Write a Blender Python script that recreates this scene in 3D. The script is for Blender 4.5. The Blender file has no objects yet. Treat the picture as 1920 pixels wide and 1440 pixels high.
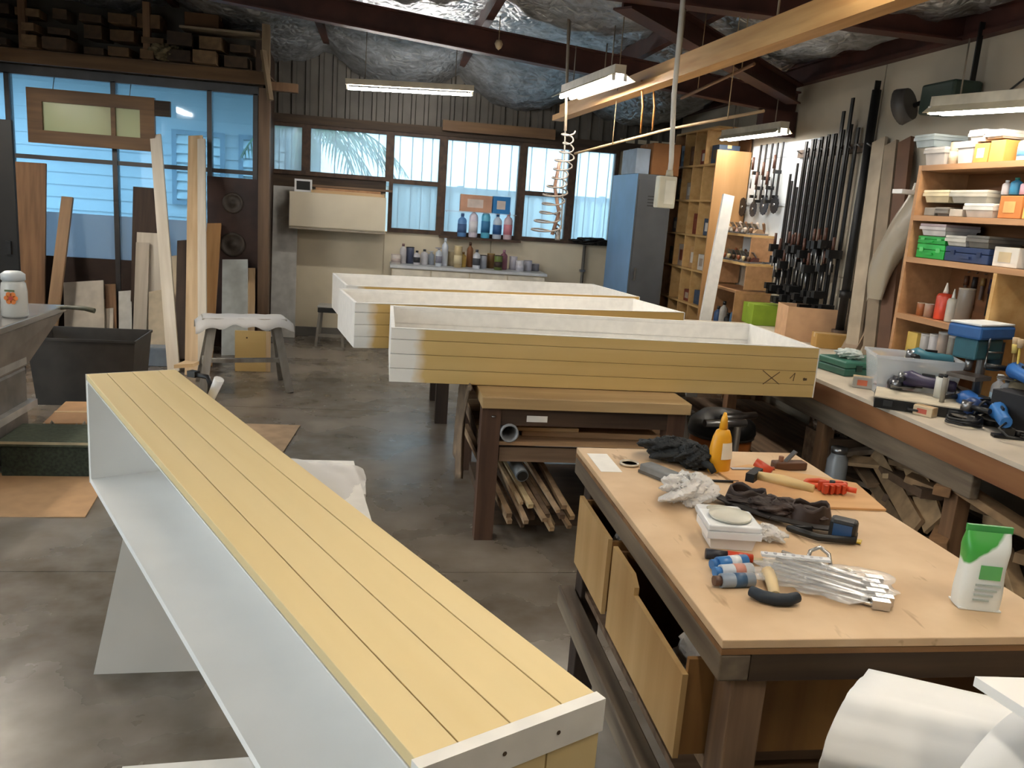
import bpy, math, random
from mathutils import Vector, Matrix
random.seed(7)
R = math.radians
PI = math.pi
scene = bpy.context.scene
COL = scene.collection

# ---------------------------------------------------------------- camera
F_PX, W_PX, H_PX = 1560.0, 1920.0, 1440.0
PITCH, ROLL, YAW, CAM_H = 0.211773, -0.072684, 0.162679, 1.6
def cam_axes():
    cy, sy, cp, sp = math.cos(YAW), math.sin(YAW), math.cos(PITCH), math.sin(PITCH)
    f = Vector((sy*cp, cy*cp, -sp)); rt = Vector((cy, -sy, 0)); dn = f.cross(rt)
    cr, sr = math.cos(ROLL), math.sin(ROLL)
    return rt*cr + dn*sr, -rt*sr + dn*cr, f
AX, AD, AF = cam_axes()
CAMP = Vector((0, 0, CAM_H))
cd = bpy.data.cameras.new('camera'); cam = bpy.data.objects.new('camera', cd); COL.objects.link(cam)
cam.matrix_world = Matrix(((AX.x, -AD.x, -AF.x, 0), (AX.y, -AD.y, -AF.y, 0), (AX.z, -AD.z, -AF.z, CAM_H), (0, 0, 0, 1)))
cd.sensor_fit = 'HORIZONTAL'; cd.sensor_width = 36; cd.lens = F_PX/W_PX*36; cd.clip_start = .02; cd.clip_end = 200
scene.camera = cam
def at(px, py, **k):
    """a point measured in the photograph, set on a known plane of the room"""
    d = AX*((px-W_PX/2)/F_PX) + AD*((py-H_PX/2)/F_PX) + AF
    (a, v), = k.items(); i = 'XYZ'.index(a)
    return CAMP + d*((v-CAMP[i])/d[i])

# ---------------------------------------------------------------- world and exposure
w = bpy.data.worlds.new('overcast'); scene.world = w; w.use_nodes = True
bg = w.node_tree.nodes['Background']; bg.inputs[0].default_value = (.80, .92, 1, 1); bg.inputs[1].default_value = 2.5
vs = scene.view_settings
vs.view_transform = 'Standard'; vs.look = 'None'; vs.gamma = 1; vs.use_curve_mapping = False; vs.exposure = 0.98
TUBE_STRENGTH = 62
NEAR_TUBE_STRENGTH = 22
cy = scene.cycles
cy.max_bounces = 4; cy.diffuse_bounces = 3; cy.glossy_bounces = 2; cy.transmission_bounces = 3; cy.transparent_max_bounces = 6; cy.adaptive_threshold = .03
cy.use_light_tree = False; cy.caustics_reflective = False; cy.caustics_refractive = False

# ---------------------------------------------------------------- materials
def lin(h):
    h = h.lstrip('#'); c = [int(h[i:i+2], 16)/255 for i in (0, 2, 4)]
    return tuple(((x/12.92) if x <= .04045 else ((x+.055)/1.055)**2.4) for x in c) + (1,)
def scale_c(c, k): return tuple(min(1, x*k) for x in c[:3]) + (1,)
MATS = {}
def newmat(name):
    m = bpy.data.materials.new(name); m.use_nodes = True
    nt = m.node_tree; return m, nt, nt.nodes['Principled BSDF']
def noise_mix(nt, ca, cb, scale, mapping=(1, 1, 1), detail=4, contrast=(.35, .65), rnd=0.0, coord='Object'):
    N, L = nt.nodes, nt.links
    tc = N.new('ShaderNodeTexCoord'); mp = N.new('ShaderNodeMapping'); mp.inputs['Scale'].default_value = mapping
    L.new(tc.outputs[coord], mp.inputs['Vector'])
    nz = N.new('ShaderNodeTexNoise'); nz.inputs['Scale'].default_value = scale; nz.inputs['Detail'].default_value = detail
    if rnd:
        oi = N.new('ShaderNodeObjectInfo'); vm = N.new('ShaderNodeVectorMath'); vm.operation = 'ADD'
        mul = N.new('ShaderNodeMath'); mul.operation = 'MULTIPLY'; mul.inputs[1].default_value = 37
        L.new(oi.outputs['Random'], mul.inputs[0]); L.new(mp.outputs[0], vm.inputs[0]); L.new(mul.outputs[0], vm.inputs[1])
        L.new(vm.outputs[0], nz.inputs['Vector'])
    else:
        L.new(mp.outputs[0], nz.inputs['Vector'])
    cr = N.new('ShaderNodeValToRGB'); e = cr.color_ramp.elements
    e[0].position, e[1].position = contrast; e[0].color, e[1].color = ca, cb
    L.new(nz.outputs['Fac'], cr.inputs['Fac'])
    out = cr.outputs['Color']
    if rnd:
        hs = N.new('ShaderNodeHueSaturation'); mr = N.new('ShaderNodeMapRange')
        mr.inputs['To Min'].default_value = 1-rnd; mr.inputs['To Max'].default_value = 1+rnd
        L.new(oi.outputs['Random'], mr.inputs['Value']); L.new(mr.outputs[0], hs.inputs['Value']); L.new(out, hs.inputs['Color'])
        out = hs.outputs['Color']
    return out, nz.outputs['Fac']
def bump(nt, b, fac, strength, dist=.004):
    bp = nt.nodes.new('ShaderNodeBump'); bp.inputs['Strength'].default_value = strength; bp.inputs['Distance'].default_value = dist
    nt.links.new(fac, bp.inputs['Height']); nt.links.new(bp.outputs[0], b.inputs['Normal'])
def pm(hexc, rough=.5, metal=0, var=.12, scale=9, bmp=0, rnd=0.0, name=None):
    """plain surface with a little mottling"""
    key = (hexc, rough, metal, var, scale, bmp, rnd)
    if key in MATS: return MATS[key]
    m, nt, b = newmat(name or 'surface_'+hexc.strip('#'))
    c = lin(hexc); o, f = noise_mix(nt, scale_c(c, 1-var), scale_c(c, 1+var), scale, detail=2, rnd=rnd)
    nt.links.new(o, b.inputs['Base Color']); b.inputs['Roughness'].default_value = rough; b.inputs['Metallic'].default_value = metal
    if bmp: bump(nt, b, f, bmp)
    MATS[key] = m; return m
def wood(name, ha, hb, axis='x', scale=5, rough=.62, rnd=.12, stretch=.08, bmp=.12):
    key = ('wood', name)
    if key in MATS: return MATS[key]
    m, nt, b = newmat(name)
    mp = {'x': (stretch, 1, 1), 'y': (1, stretch, 1), 'z': (1, 1, stretch), 'n': (1, 1, 1)}[axis]
    o, f = noise_mix(nt, lin(ha), lin(hb), scale*6, mp, 3, (.3, .7), rnd)
    nt.links.new(o, b.inputs['Base Color']); b.inputs['Roughness'].default_value = rough
    if bmp: bump(nt, b, f, bmp)
    MATS[key] = m; return m
def glow(name, col, strength):
    m, nt, b = newmat(name); b.inputs['Base Color'].default_value = (.9, .9, .9, 1)
    b.inputs['Emission Color'].default_value = col; b.inputs['Emission Strength'].default_value = strength
    return m
def glass(name, tint, haze=.15, rough=.05):
    """thin window glass: see-through, with a sheen and a little dirt that scatters light"""
    m = bpy.data.materials.new(name); m.use_nodes = True; nt = m.node_tree; N, L = nt.nodes, nt.links
    N.remove(N['Principled BSDF']); out = N['Material Output']
    tr = N.new('ShaderNodeBsdfTransparent'); tr.inputs[0].default_value = tint
    tl = N.new('ShaderNodeBsdfTranslucent'); tl.inputs[0].default_value = tint
    df = N.new('ShaderNodeBsdfDiffuse'); df.inputs[0].default_value = tint
    gl = N.new('ShaderNodeBsdfGlossy'); gl.inputs['Roughness'].default_value = rough
    fr = N.new('ShaderNodeFresnel'); fr.inputs['IOR'].default_value = 1.4
    m0 = N.new('ShaderNodeMixShader'); m0.inputs[0].default_value = .35
    L.new(tl.outputs[0], m0.inputs[1]); L.new(df.outputs[0], m0.inputs[2])
    m1 = N.new('ShaderNodeMixShader'); m1.inputs[0].default_value = haze
    L.new(tr.outputs[0], m1.inputs[1]); L.new(m0.outputs[0], m1.inputs[2])
    m2 = N.new('ShaderNodeMixShader'); L.new(fr.outputs[0], m2.inputs[0]); L.new(m1.outputs[0], m2.inputs[1]); L.new(gl.outputs[0], m2.inputs[2])
    L.new(m2.outputs[0], out.inputs['Surface'])
    return m
def film(name, hexc, trans=.5, rough=.25):
    """clear or milky plastic film"""
    m, nt, b = newmat(name); b.inputs['Base Color'].default_value = lin(hexc); b.inputs['Roughness'].default_value = rough
    b.inputs['Alpha'].default_value = 1-trans
    return m

M = dict(
 ply=wood('birch_plywood', '#c49a5e', '#d6b077', 'y', 3, .55),
 panel=wood('yellow_board', '#dcc48f', '#e3cd9b', 'x', 2, .55, .02, bmp=.02),
 panel_dim=wood('yellow_board_dull', '#c8a868', '#d2b478', 'x', 2, .6, .03, bmp=.02),
 pine=wood('pine_x', '#c9a273', '#e0c094', 'x', 4, .6),
 pinez=wood('pine_z', '#c2a27a', '#dcc29c', 'z', 4, .6),
 piney=wood('pine_y', '#c29053', '#d9ab6c', 'y', 4, .6),
 palez=wood('pale_timber', '#cfc3b0', '#e2d8c8', 'z', 4, .65),
 brownz=wood('brown_timber', '#6e523a', '#8c6a4c', 'z', 4, .7),
 darkz=wood('dark_timber', '#2e221a', '#443327', 'z', 4, .7),
 darkx=wood('dark_timber_x', '#33261c', '#51402f', 'x', 4, .7),
 oldx=wood('weathered_x', '#5c4735', '#8a7058', 'x', 4, .75, .2),
 oldy=wood('weathered_y', '#5e4a38', '#8c745c', 'y', 4, .75, .2),
 oldz=wood('weathered_z', '#5c4838', '#866c54', 'z', 4, .75, .2),
 orangey=wood('orange_shelf', '#a07650', '#ba8d64', 'y', 3, .55, .05),
 offy=wood('offcut_y', '#8a6a4a', '#b5926a', 'y', 4, .7, .3),
 offx=wood('offcut_x', '#84664a', '#ae8c68', 'x', 4, .7, .3),
 mdf=None,
 white=pm('#f0eeea', .35, 0, .02, 6, name='white_gloss_board'),
 whitewash=pm('#e9e6e0', .5, 0, .04, 20, .05, name='white_paint'),
 cream=pm('#ddd0b6', .6, 0, .06, 3, .02, name='cream_paint'),
 card=pm('#b6916a', .8, 0, .06, 12, .03, name='cardboard'),
 black=pm('#161514', .45, 0, .2, 10, name='black_plastic'),
 blackm=pm('#1c1b1b', .5, .3, .25, 14, .05, name='black_steel'),
 steel=pm('#8f8f90', .3, .9, .12, 18, name='bare_steel'),
 iron=pm('#6e665f', .42, .55, .2, 10, .05, name='machine_grey'),
 red=pm('#4a2a22', .55, .15, .25, 5, .05, name='red_oxide_steel'),
 blue=pm('#2d5f9c', .45, 0, .12, 10, name='tool_blue'),
 foamw=pm('#efefee', .7, 0, .02, 4, .02, name='white_foam'),
 plas=pm('#e9eaec', .25, 0, .03, 8, name='white_plastic'),
 clear=film('clear_plastic', '#e6eaee', .62, .12),
 milky=film('milky_plastic', '#f1efec', .42, .45),
 winglass=glass('window_glass', (.74, .87, .94, 1), .42, .12),
 frost=glass('frosted_glass', (.50, .62, .74, 1), .85, .3),
 clearglass=glass('partition_glass', (.56, .78, .92, 1), .16, .05),
 amber=glass('amber_glass', (1, .82, .48, 1), .6, .3),
 neartube=glow('near_fluorescent_tube', (1, .96, .90, 1), NEAR_TUBE_STRENGTH),
 tube=glow('fluorescent_tube', (1, .96, .90, 1), TUBE_STRENGTH),
)

# scuffed tan board: base mottling, short dark scratches and stains
m, nt, b = newmat('mdf_top')
o1, f1 = noise_mix(nt, lin('#c8a883'), lin('#d8bb97'), 6, detail=3)
o2, f2 = noise_mix(nt, (0, 0, 0, 1), (1, 1, 1, 1), 30, (1, .25, 1), 2, (.66, .74))
mxn = nt.nodes.new('ShaderNodeMix'); mxn.data_type = 'RGBA'; mxn.inputs['B'].default_value = lin('#8a6844')
mul_ = nt.nodes.new('ShaderNodeMath'); mul_.operation = 'MULTIPLY'; mul_.inputs[1].default_value = .6
nt.links.new(o2, mul_.inputs[0]); nt.links.new(mul_.outputs[0], mxn.inputs['Factor']); nt.links.new(o1, mxn.inputs['A']); nt.links.new(mxn.outputs['Result'], b.inputs['Base Color']); b.inputs['Roughness'].default_value = .6
M['mdf'] = m

# ---------------------------------------------------------------- mesh helpers
def rotz(a): return Matrix.Rotation(a, 3, 'Z')
class MB:
    def __init__(s): s.v, s.f, s.sm = [], [], []
    def add(s, vs, fs, smooth=False):
        n = len(s.v); s.v += [tuple(v) for v in vs]; s.f += [tuple(i+n for i in f) for f in fs]; s.sm += [smooth]*len(fs); return s
    HF = ((0, 3, 2, 1), (4, 5, 6, 7), (0, 1, 5, 4), (1, 2, 6, 5), (2, 3, 7, 6), (3, 0, 4, 7))
    def box(s, x0, x1, y0, y1, z0, z1):
        return s.add([(x0, y0, z0), (x1, y0, z0), (x1, y1, z0), (x0, y1, z0), (x0, y0, z1), (x1, y0, z1), (x1, y1, z1), (x0, y1, z1)], s.HF)
    def hexa(s, p): return s.add(p, s.HF)
    def obox(s, c, d, m=None):
        c = Vector(c); p = [Vector((sx*d[0]/2, sy*d[1]/2, sz*d[2]/2)) for sz in (-1, 1) for sx, sy in ((-1, -1), (1, -1), (1, 1), (-1, 1))]
        return s.add([(m @ q if m else q)+c for q in p], s.HF)
    def bar(s, p0, p1, a, b, up=(0, 0, 1)):
        """rectangular bar from p0 to p1: a across, b along 'up'"""
        p0, p1 = Vector(p0), Vector(p1); d = (p1-p0).normalized(); u = Vector(up)
        if abs(d.dot(u)) > .98: u = Vector((0, 1, 0))
        x = d.cross(u).normalized(); y = x.cross(d)
        q = [x*(sx*a/2)+y*(sy*b/2) for sx, sy in ((-1, -1), (1, -1), (1, 1), (-1, 1))]
        return s.add([p0+k for k in q]+[p1+k for k in q], s.HF)
    def cyl(s, p0, p1, r0, r1=None, n=12, cap=True):
        r1 = r0 if r1 is None else r1
        p0, p1 = Vector(p0), Vector(p1); d = (p1-p0).normalized(); u = Vector((0, 0, 1)) if abs(d.z) < .9 else Vector((1, 0, 0))
        x = d.cross(u).normalized(); y = d.cross(x); k = len(s.v)
        ring = lambda p, r: [p+x*(r*math.cos(2*PI*i/n))+y*(r*math.sin(2*PI*i/n)) for i in range(n)]
        s.add(ring(p0, r0)+ring(p1, r1), [(i, (i+1) % n, n+(i+1) % n, n+i) for i in range(n)], True)
        if cap: s.f += [tuple(k+i for i in reversed(range(n))), tuple(k+n+i for i in range(n))]; s.sm += [False, False]
        return s
    def tube(s, pts, r, n=8, closed=False):
        pts = [Vector(p) for p in pts]; m = len(pts); k = len(s.v); prev = None
        rr = r if isinstance(r, (list, tuple)) else [r]*m
        for i, p in enumerate(pts):
            d = (pts[(i+1) % m if closed else min(i+1, m-1)]-pts[(i-1) % m if closed else max(i-1, 0)]).normalized()
            if prev is None: prev = d.cross(Vector((0, 0, 1)) if abs(d.z) < .9 else Vector((1, 0, 0))).normalized()
            x = (prev-d*prev.dot(d)).normalized(); y = d.cross(x); prev = x
            s.v += [tuple(p+x*(rr[i]*math.cos(2*PI*j/n))+y*(rr[i]*math.sin(2*PI*j/n))) for j in range(n)]
        for i in range(m if closed else m-1):
            a, b = k+i*n, k+((i+1) % m)*n
            for j in range(n): s.f.append((a+j, a+(j+1) % n, b+(j+1) % n, b+j)); s.sm.append(True)
        if not closed:
            s.f += [tuple(k+j for j in reversed(range(n))), tuple(k+(m-1)*n+j for j in range(n))]; s.sm += [False]*2
        return s
    def lathe(s, prof, n=14, c=(0, 0, 0), sx=1, sy=1):
        k = len(s.v); m = len(prof)
        for r, z in prof: s.v += [(c[0]+sx*r*math.cos(2*PI*i/n), c[1]+sy*r*math.sin(2*PI*i/n), c[2]+z) for i in range(n)]
        for j in range(m-1):
            for i in range(n): s.f.append((k+j*n+i, k+j*n+(i+1) % n, k+(j+1)*n+(i+1) % n, k+(j+1)*n+i)); s.sm.append(True)
        if prof[0][0] > 1e-4: s.f.append(tuple(k+i for i in reversed(range(n)))); s.sm.append(False)
        if prof[-1][0] > 1e-4: s.f.append(tuple(k+(m-1)*n+i for i in range(n))); s.sm.append(False)
        return s
    def prism(s, poly, a, b, axis='z'):
        """polygon (2d) pushed from a to b along an axis"""
        def P(u, v, t): return {'z': (u, v, t), 'y': (u, t, v), 'x': (t, u, v)}[axis]
        n = len(poly)
        return s.add([P(u, v, a) for u, v in poly]+[P(u, v, b) for u, v in poly],
              [tuple(reversed(range(n))), tuple(range(n, 2*n))]+[(i, (i+1) % n, n+(i+1) % n, n+i) for i in range(n)])
    def grid(s, fn, nu, nv, smooth=True):
        return s.add([fn(i/nu, j/nv) for i in range(nu+1) for j in range(nv+1)],
              [(i*(nv+1)+j, (i+1)*(nv+1)+j, (i+1)*(nv+1)+j+1, i*(nv+1)+j+1) for i in range(nu) for j in range(nv)], smooth)
    def ball(s, c, r, n=10):
        rr = r if isinstance(r, (list, tuple)) else (r, r, r); k = len(s.v); h = n//2+1
        for j in range(h+1):
            t = PI*j/h
            s.v += [(c[0]+rr[0]*math.sin(t)*math.cos(2*PI*i/n), c[1]+rr[1]*math.sin(t)*math.sin(2*PI*i/n), c[2]+rr[2]*math.cos(t)) for i in range(n)]
        for j in range(h):
            for i in range(n): s.f.append((k+j*n+i, k+(j+1)*n+i, k+(j+1)*n+(i+1) % n, k+j*n+(i+1) % n)); s.sm.append(True)
        return s
    def xf(s, m=None, t=(0, 0, 0)):
        t = Vector(t); s.v = [tuple((m @ Vector(v) if m else Vector(v))+t) for v in s.v]; return s
    def build(s, name, mat, parent=None, solid=0, bevel=0, sub=0):
        me = bpy.data.meshes.new(name); me.from_pydata(s.v, [], s.f); me.update()
        me.polygons.foreach_set('use_smooth', s.sm)
        if mat: me.materials.append(mat)
        o = bpy.data.objects.new(name, me); COL.objects.link(o)
        if parent: o.parent = parent
        if solid: q = o.modifiers.new('thickness', 'SOLIDIFY'); q.thickness = solid; q.offset = 0
        if bevel: q = o.modifiers.new('bevel', 'BEVEL'); q.width = bevel; q.segments = 2; q.limit_method = 'ANGLE'
        if sub: q = o.modifiers.new('sub', 'SUBSURF'); q.levels = sub; q.render_levels = sub
        return o
def tag(o, label, cat, group=None, kind=None):
    if label: o['label'] = label
    if cat: o['category'] = cat
    if group: o['group'] = group
    if kind: o['kind'] = kind
    return o
def struct(o, label=None): o['kind'] = 'structure'; (label and o.__setitem__('label', label)); return o
def thing(name, label, cat, loc=(0, 0, 0), rz=0, group=None):
    o = bpy.data.objects.new(name, None); COL.objects.link(o); o.empty_display_size = .05
    o.location = loc; o.rotation_euler = (0, 0, rz); return tag(o, label, cat, group)
def put(o, loc, rz=0): o.location = loc; o.rotation_euler = (0, 0, rz); return o
ORD = ['first', 'second', 'third', 'fourth', 'fifth', 'sixth', 'seventh', 'eighth', 'ninth', 'tenth', 'eleventh', 'twelfth',
       'thirteenth', 'fourteenth', 'fifteenth', 'sixteenth', 'seventeenth', 'eighteenth', 'nineteenth', 'twentieth']
def plank_between(name, p0, p1, wid, thk, mat, label, cat='timber', group=None, face=(0, 1, 0), bevel=0):
    """a board standing or lying from p0 to p1; its own z axis runs along it"""
    p0, p1 = Vector(p0), Vector(p1); d = p1-p0; L = d.length; z = d/L; f = Vector(face)
    y = (f-z*f.dot(z)).normalized(); x = y.cross(z)
    o = MB().box(-wid/2, wid/2, -thk/2, thk/2, 0, L).build(name, mat, bevel=bevel)
    o.matrix_world = Matrix(((x.x, y.x, z.x, p0.x), (x.y, y.y, z.y, p0.y), (x.z, y.z, z.z, p0.z), (0, 0, 0, 1)))
    return tag(o, label, cat, group)
# ================================================================ the setting
WX, BY, PY = 3.3, 9.5, 8.7          # right wall, back wall, glazed partition
BZ = .77                            # right-hand bench height
def roof_z(x): return 2.86 - .085*(x-WX) if x > -2.6 else 2.86-.085*(-2.6-WX)
# floor: stained, worn concrete with a low sheen
m, nt, b = newmat('stained_concrete')
o1, f1 = noise_mix(nt, lin('#443b31'), lin('#958c81'), 1.6, detail=6, contrast=(.3, .72))
o2, f2 = noise_mix(nt, lin('#615542'), lin('#978e82'), 7, detail=6, contrast=(.3, .7))
mx = nt.nodes.new('ShaderNodeMix'); mx.data_type = 'RGBA'; mx.inputs['Factor'].default_value = .4
nt.links.new(o1, mx.inputs['A']); nt.links.new(o2, mx.inputs['B']); nt.links.new(mx.outputs['Result'], b.inputs['Base Color'])
mr = nt.nodes.new('ShaderNodeMapRange'); mr.inputs['To Min'].default_value = .12; mr.inputs['To Max'].default_value = .42
nt.links.new(f1, mr.inputs['Value']); nt.links.new(mr.outputs[0], b.inputs['Roughness']); bump(nt, b, f2, .08)
m_floor = m
fl = struct(MB().box(-4.6, WX+.2, -2.2, 3.395, -.2, 0).build('floor', m_floor))
MB().box(-4.6, WX+.2, 3.4, 6.195, -.2, 0).build('slab', m_floor, fl)
MB().box(-4.6, WX+.2, 6.2, 13, -.2, 0).build('slab', m_floor, fl)
MB().box(-4.6, WX+.2, -2.2, 13, -.3, -.012).build('joint_filler', pm('#2a2622', .8), fl)

# right wall: grey-cream sheets with cover strips
m_rw = pm('#b9ae9b', .65, 0, .08, 2.5, .02, name='grey_cream_wall')
wr = struct(MB().box(WX+.02, WX+.2, -2.2, BY+.2, 0, 3.1).build('wall_right', m_rw))
for y0, y1 in ((-2.2, .7), (.712, 3.1), (3.112, 5.5), (5.512, 7.9), (7.912, BY)):
    MB().box(WX, WX+.02, y0, y1, 0, 1.25).build('panel', m_rw, wr)
    MB().box(WX, WX+.02, y0, y1, 1.256, 3.0).build('panel', m_rw, wr)
# wall behind the camera and left wall
struct(MB().box(-4.6, WX+.2, -2.3, -2.2, 0, 3.6).build('wall_near', m_rw))
wl = struct(MB().box(-4.6, -4.4, 3.3, PY, 0, 3.6).build('wall_left', pm('#5b5148', .7, 0, .2, 2)))
MB().box(-4.6, -4.4, -2.2, -1.6, 0, 3.6).build('panel', pm('#5b5148', .7, 0, .2, 2), wl)
MB().box(-4.6, -4.4, -1.6, 3.3, 2.75, 3.6).build('lintel_panel', pm('#5b5148', .7, 0, .2, 2), wl)
dr = struct(MB().box(-4.62, -4.38, -1.68, -1.6, 0, 2.83).box(-4.62, -4.38, 3.3, 3.38, 0, 2.83).box(-4.62, -4.38, -1.6, 3.3, 2.75, 2.83).build('door_added', pm('#4a4642', .5, .3)))   # added unseen open roller door, lets daylight onto the foreground from the left
MB().cyl((-4.3, -1.6, 2.93), (-4.3, 3.3, 2.93), .14, n=16).build('added_curtain', pm('#8d9092', .45, .5), dr)  # curtain belonging to the added door
struct(MB().box(-14, -4.6, -12, 13, -.2, -.01).build('floor_yard_bounce', pm('#8a857c', .8, 0, .15, 1.5)))  # added unseen ground, bounces sky light in through the opening

# back wall: cream lower sheets, skirting, timber bands, ribbed steel above the windows
wb = struct(MB().box(-1.2, WX+.02, BY+.02, BY+.12, 0, 1.21).build('wall_back', M['cream']))
for x0, x1 in ((-1.2, -.004), (.004, 1.196), (1.204, 2.3), (2.308, WX)):
    MB().box(x0, x1, BY, BY+.02, .1, 1.21).build('panel', M['cream'], wb)
MB().box(-1.2, 0, BY, BY+.12, 1.21, 1.62).build('panel', M['cream'], wb)
MB().box(-1.2, 0, BY-.01, BY+.12, 1.62, 1.75).build('timber_band', M['darkx'], wb)
MB().box(2.6, WX+.02, BY, BY+.12, 1.21, 2.42).build('panel', M['cream'], wb)
struct(MB().box(-1.2, WX, BY-.02, BY, 0, .1).build('baseboard_back', pm('#6a6660', .6)))
mb = MB()
prof = []
x = -1.25
while x < WX:
    prof += [(x, 0), (x+.085, 0), (x+.095, -.03), (x+.13, -.03)]; x += .14
n = len(prof)
mb.add([(p, BY+.03+q, 2.36) for p, q in prof]+[(p, BY+.03+q, 3.3) for p, q in prof], [(i, i+1, n+i+1, n+i) for i in range(n-1)])
mb.build('ribbed_sheet', pm('#5f5a53', .55, .2, .25, 3, name='ribbed_steel'), wb, solid=.003)
MB().box(-1.25, WX, BY-.045, BY+.07, 2.28, 2.37).build('window_header', M['darkx'], wb)
MB().box(-1.25, WX, BY+.03, BY+.06, 2.9, 2.98).build('girt', M['red'], wb)

# windows in the back wall
def bx_(px, py): return at(px, py, Y=BY).x
m_frame = wood('window_timber', '#3a2a20', '#56402f', 'n', 3, .6, .06)
m_bar = pm('#3d3a38', .5, .4)
def window(i, x0, x1, z0, z1, rails=(), nb=4, fw=.045):
    wdw = struct(MB().box(x0, x0+fw, BY-.03, BY+.08, z0, z1).box(x1-fw, x1, BY-.03, BY+.08, z0, z1)
        .box(x0+fw, x1-fw, BY-.03, BY+.08, z1-fw, z1).box(x0+fw, x1-fw, BY-.03, BY+.08, z0, z0+fw).build('window_%d' % i, m_frame))
    zs = [z0+fw]+sum([[r-.025, r+.025] for r in rails], [])+[z1-fw]
    for r in rails: MB().box(x0+fw, x1-fw, BY-.025, BY+.06, r-.025, r+.025).build('transom', m_frame, wdw)
    for a, c in zip(zs[::2], zs[1::2]): MB().box(x0+fw, x1-fw, BY+.02, BY+.026, a, c).build('pane', M['winglass'], wdw)
    for k in range(nb):
        xx = x0+fw+(x1-x0-2*fw)*(k+.5+.12*math.sin(k*5+i))/nb
        MB().cyl((xx, BY+.075, z0+.01), (xx, BY+.075, z1-.01), .006, n=6).build('security_bar', m_bar, wdw)
window(1, -1.24, -.86, 1.75, 2.29, (), 4)
window(2, -.86, .03, 1.75, 2.29, (), 5)
window(3, .03, .61, 1.21, 2.29, (1.76,), 4)
window(4, .61, 1.50, 1.21, 2.29, (), 6)
window(5, 1.50, 2.07, 1.21, 2.29, (1.74,), 3)
window(6, 2.07, 2.6, 1.21, 2.29, (), 4)
MB().box(.6, 1.52, BY-.14, BY-.03, 1.185, 1.21).build('sill', m_frame, bpy.data.objects['window_4'])

# glazed partition on the left with the yard seen through it
m_al = pm('#4c4b4c', .45, .4, .1, 6, name='partition_frame')
def px_(px, py=300): return at(px, py, Y=PY).x
xs = [-4.4, px_(22), px_(217), px_(394), -1.27]
struct(MB().box(-4.4, -1.2, PY+.02, PY+.12, 2.53, 3.5).build('wall_over_partition', pm('#4a443c', .7, 0, .2, 3)))
pt = struct(MB().box(-4.4, -1.24, PY-.03, PY+.05, 2.45, 2.53).build('wall_partition', m_al))
for k, x in enumerate(xs): MB().box(x-.022, x+.022, PY-.03, PY+.05, 0, 2.46).build('mullion', m_al, pt)
zt, zb = 1.72, .78
for x0, x1 in zip(xs, xs[1:]):
    MB().box(x0+.022, x1-.022, PY-.02, PY+.04, zt-.02, zt+.02).build('transom', m_al, pt)
    MB().box(x0+.022, x1-.022, PY, PY+.006, zt+.02, 2.45).build('pane', M['clearglass'], pt)
    zm = 1.22
    MB().box(x0+.022, x1-.022, PY, PY+.006, zm, zt-.02).build('pane', M['clearglass'], pt)
    MB().box(x0+.022, x1-.022, PY, PY+.006, zb+.02, zm).build('frosted_pane', M['frost'], pt)
    MB().box(x0+.022, x1-.022, PY-.02, PY+.04, 0, zb+.02).build('kick_panel', pm('#33241d', .6), pt)
struct(MB().box(-1.27, -1.2, PY-.02, BY+.1, 0, 3.2).build('wall_return', pm('#4a3a2e', .65, 0, .2, 4)))

# yard outside: paving edge is the floor slab; pale weatherboard house, ribbed fence, palm
m_wb = pm('#dfe6ea', .6, 0, .03, 2, name='pale_weatherboard')
hs = thing('neighbouring_house', 'pale weatherboard house with louvre windows beyond the glass partition', 'house', (-2.9, 12.1, 0))
for k in range(22):
    z = k*.16
    MB().hexa([(-2.4, -.02, z), (2.0, -.02, z), (2.0, .05, z), (-2.4, .05, z), (-2.4, 0, z+.165), (2.0, 0, z+.165), (2.0, .05, z+.165), (-2.4, .05, z+.165)]).build('weatherboard', m_wb, hs)
for x0, x1 in ((.12, .68), (.98, 1.52)):
    wf = MB().box(x0-.06, x1+.06, -.05, 0, 1.28, 1.34).box(x0-.06, x1+.06, -.05, 0, 2.2, 2.26).box(x0-.06, x0, -.05, 0, 1.34, 2.2).box(x1, x1+.06, -.05, 0, 1.34, 2.2).build('louvre_frame', pm('#8fa5b5', .5), hs)
    for j in range(7):
        z = 1.36+j*.12
        MB().hexa([(x0, -.055, z), (x1, -.055, z), (x1, -.05, z), (x0, -.05, z), (x0, -.015, z+.115), (x1, -.015, z+.115), (x1, -.01, z+.115), (x0, -.01, z+.115)]).build('louvre_blade', pm('#e8f2f8', .2), wf)
MB().hexa([(-2.5, -.8, 2.72), (2.1, -.8, 2.72), (2.1, .05, 2.95), (-2.5, .05, 2.95), (-2.5, -.8, 2.76), (2.1, -.8, 2.76), (2.1, .05, 3.0), (-2.5, .05, 3.0)]).build('eave', pm('#6d7880', .5), hs)
def ribbed(x0, x1, y, z0, z1, pitch=.16):
    prof = []; x = x0
    while x < x1: prof += [(x, 0), (x+pitch*.5, 0), (x+pitch*.58, -.04), (x+pitch*.92, -.04)]; x += pitch
    n = len(prof)
    return MB().add([(p, y+q, z0) for p, q in prof]+[(p, y+q, z1) for p, q in prof], [(i, i+1, n+i+1, n+i) for i in range(n-1)])
fe = thing('ribbed_fence', 'pale blue ribbed fence behind the back windows', 'fence', (0, 11.6, 0))
ribbed(-1.1, 5, 0, 0, 1.72).build('sheet', pm('#d3e6ee', .5, 0, .06, 3), fe, solid=.004)
for x in (-1, 1, 3, 5): MB().box(x-.04, x+.04, .01, .09, 0, 1.8).build('post', pm('#7f9aa8', .5), fe)
MB().box(-1.1, 5, -.06, .02, 1.72, 1.78).build('top_rail', pm('#7f9aa8', .5), fe)
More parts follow.
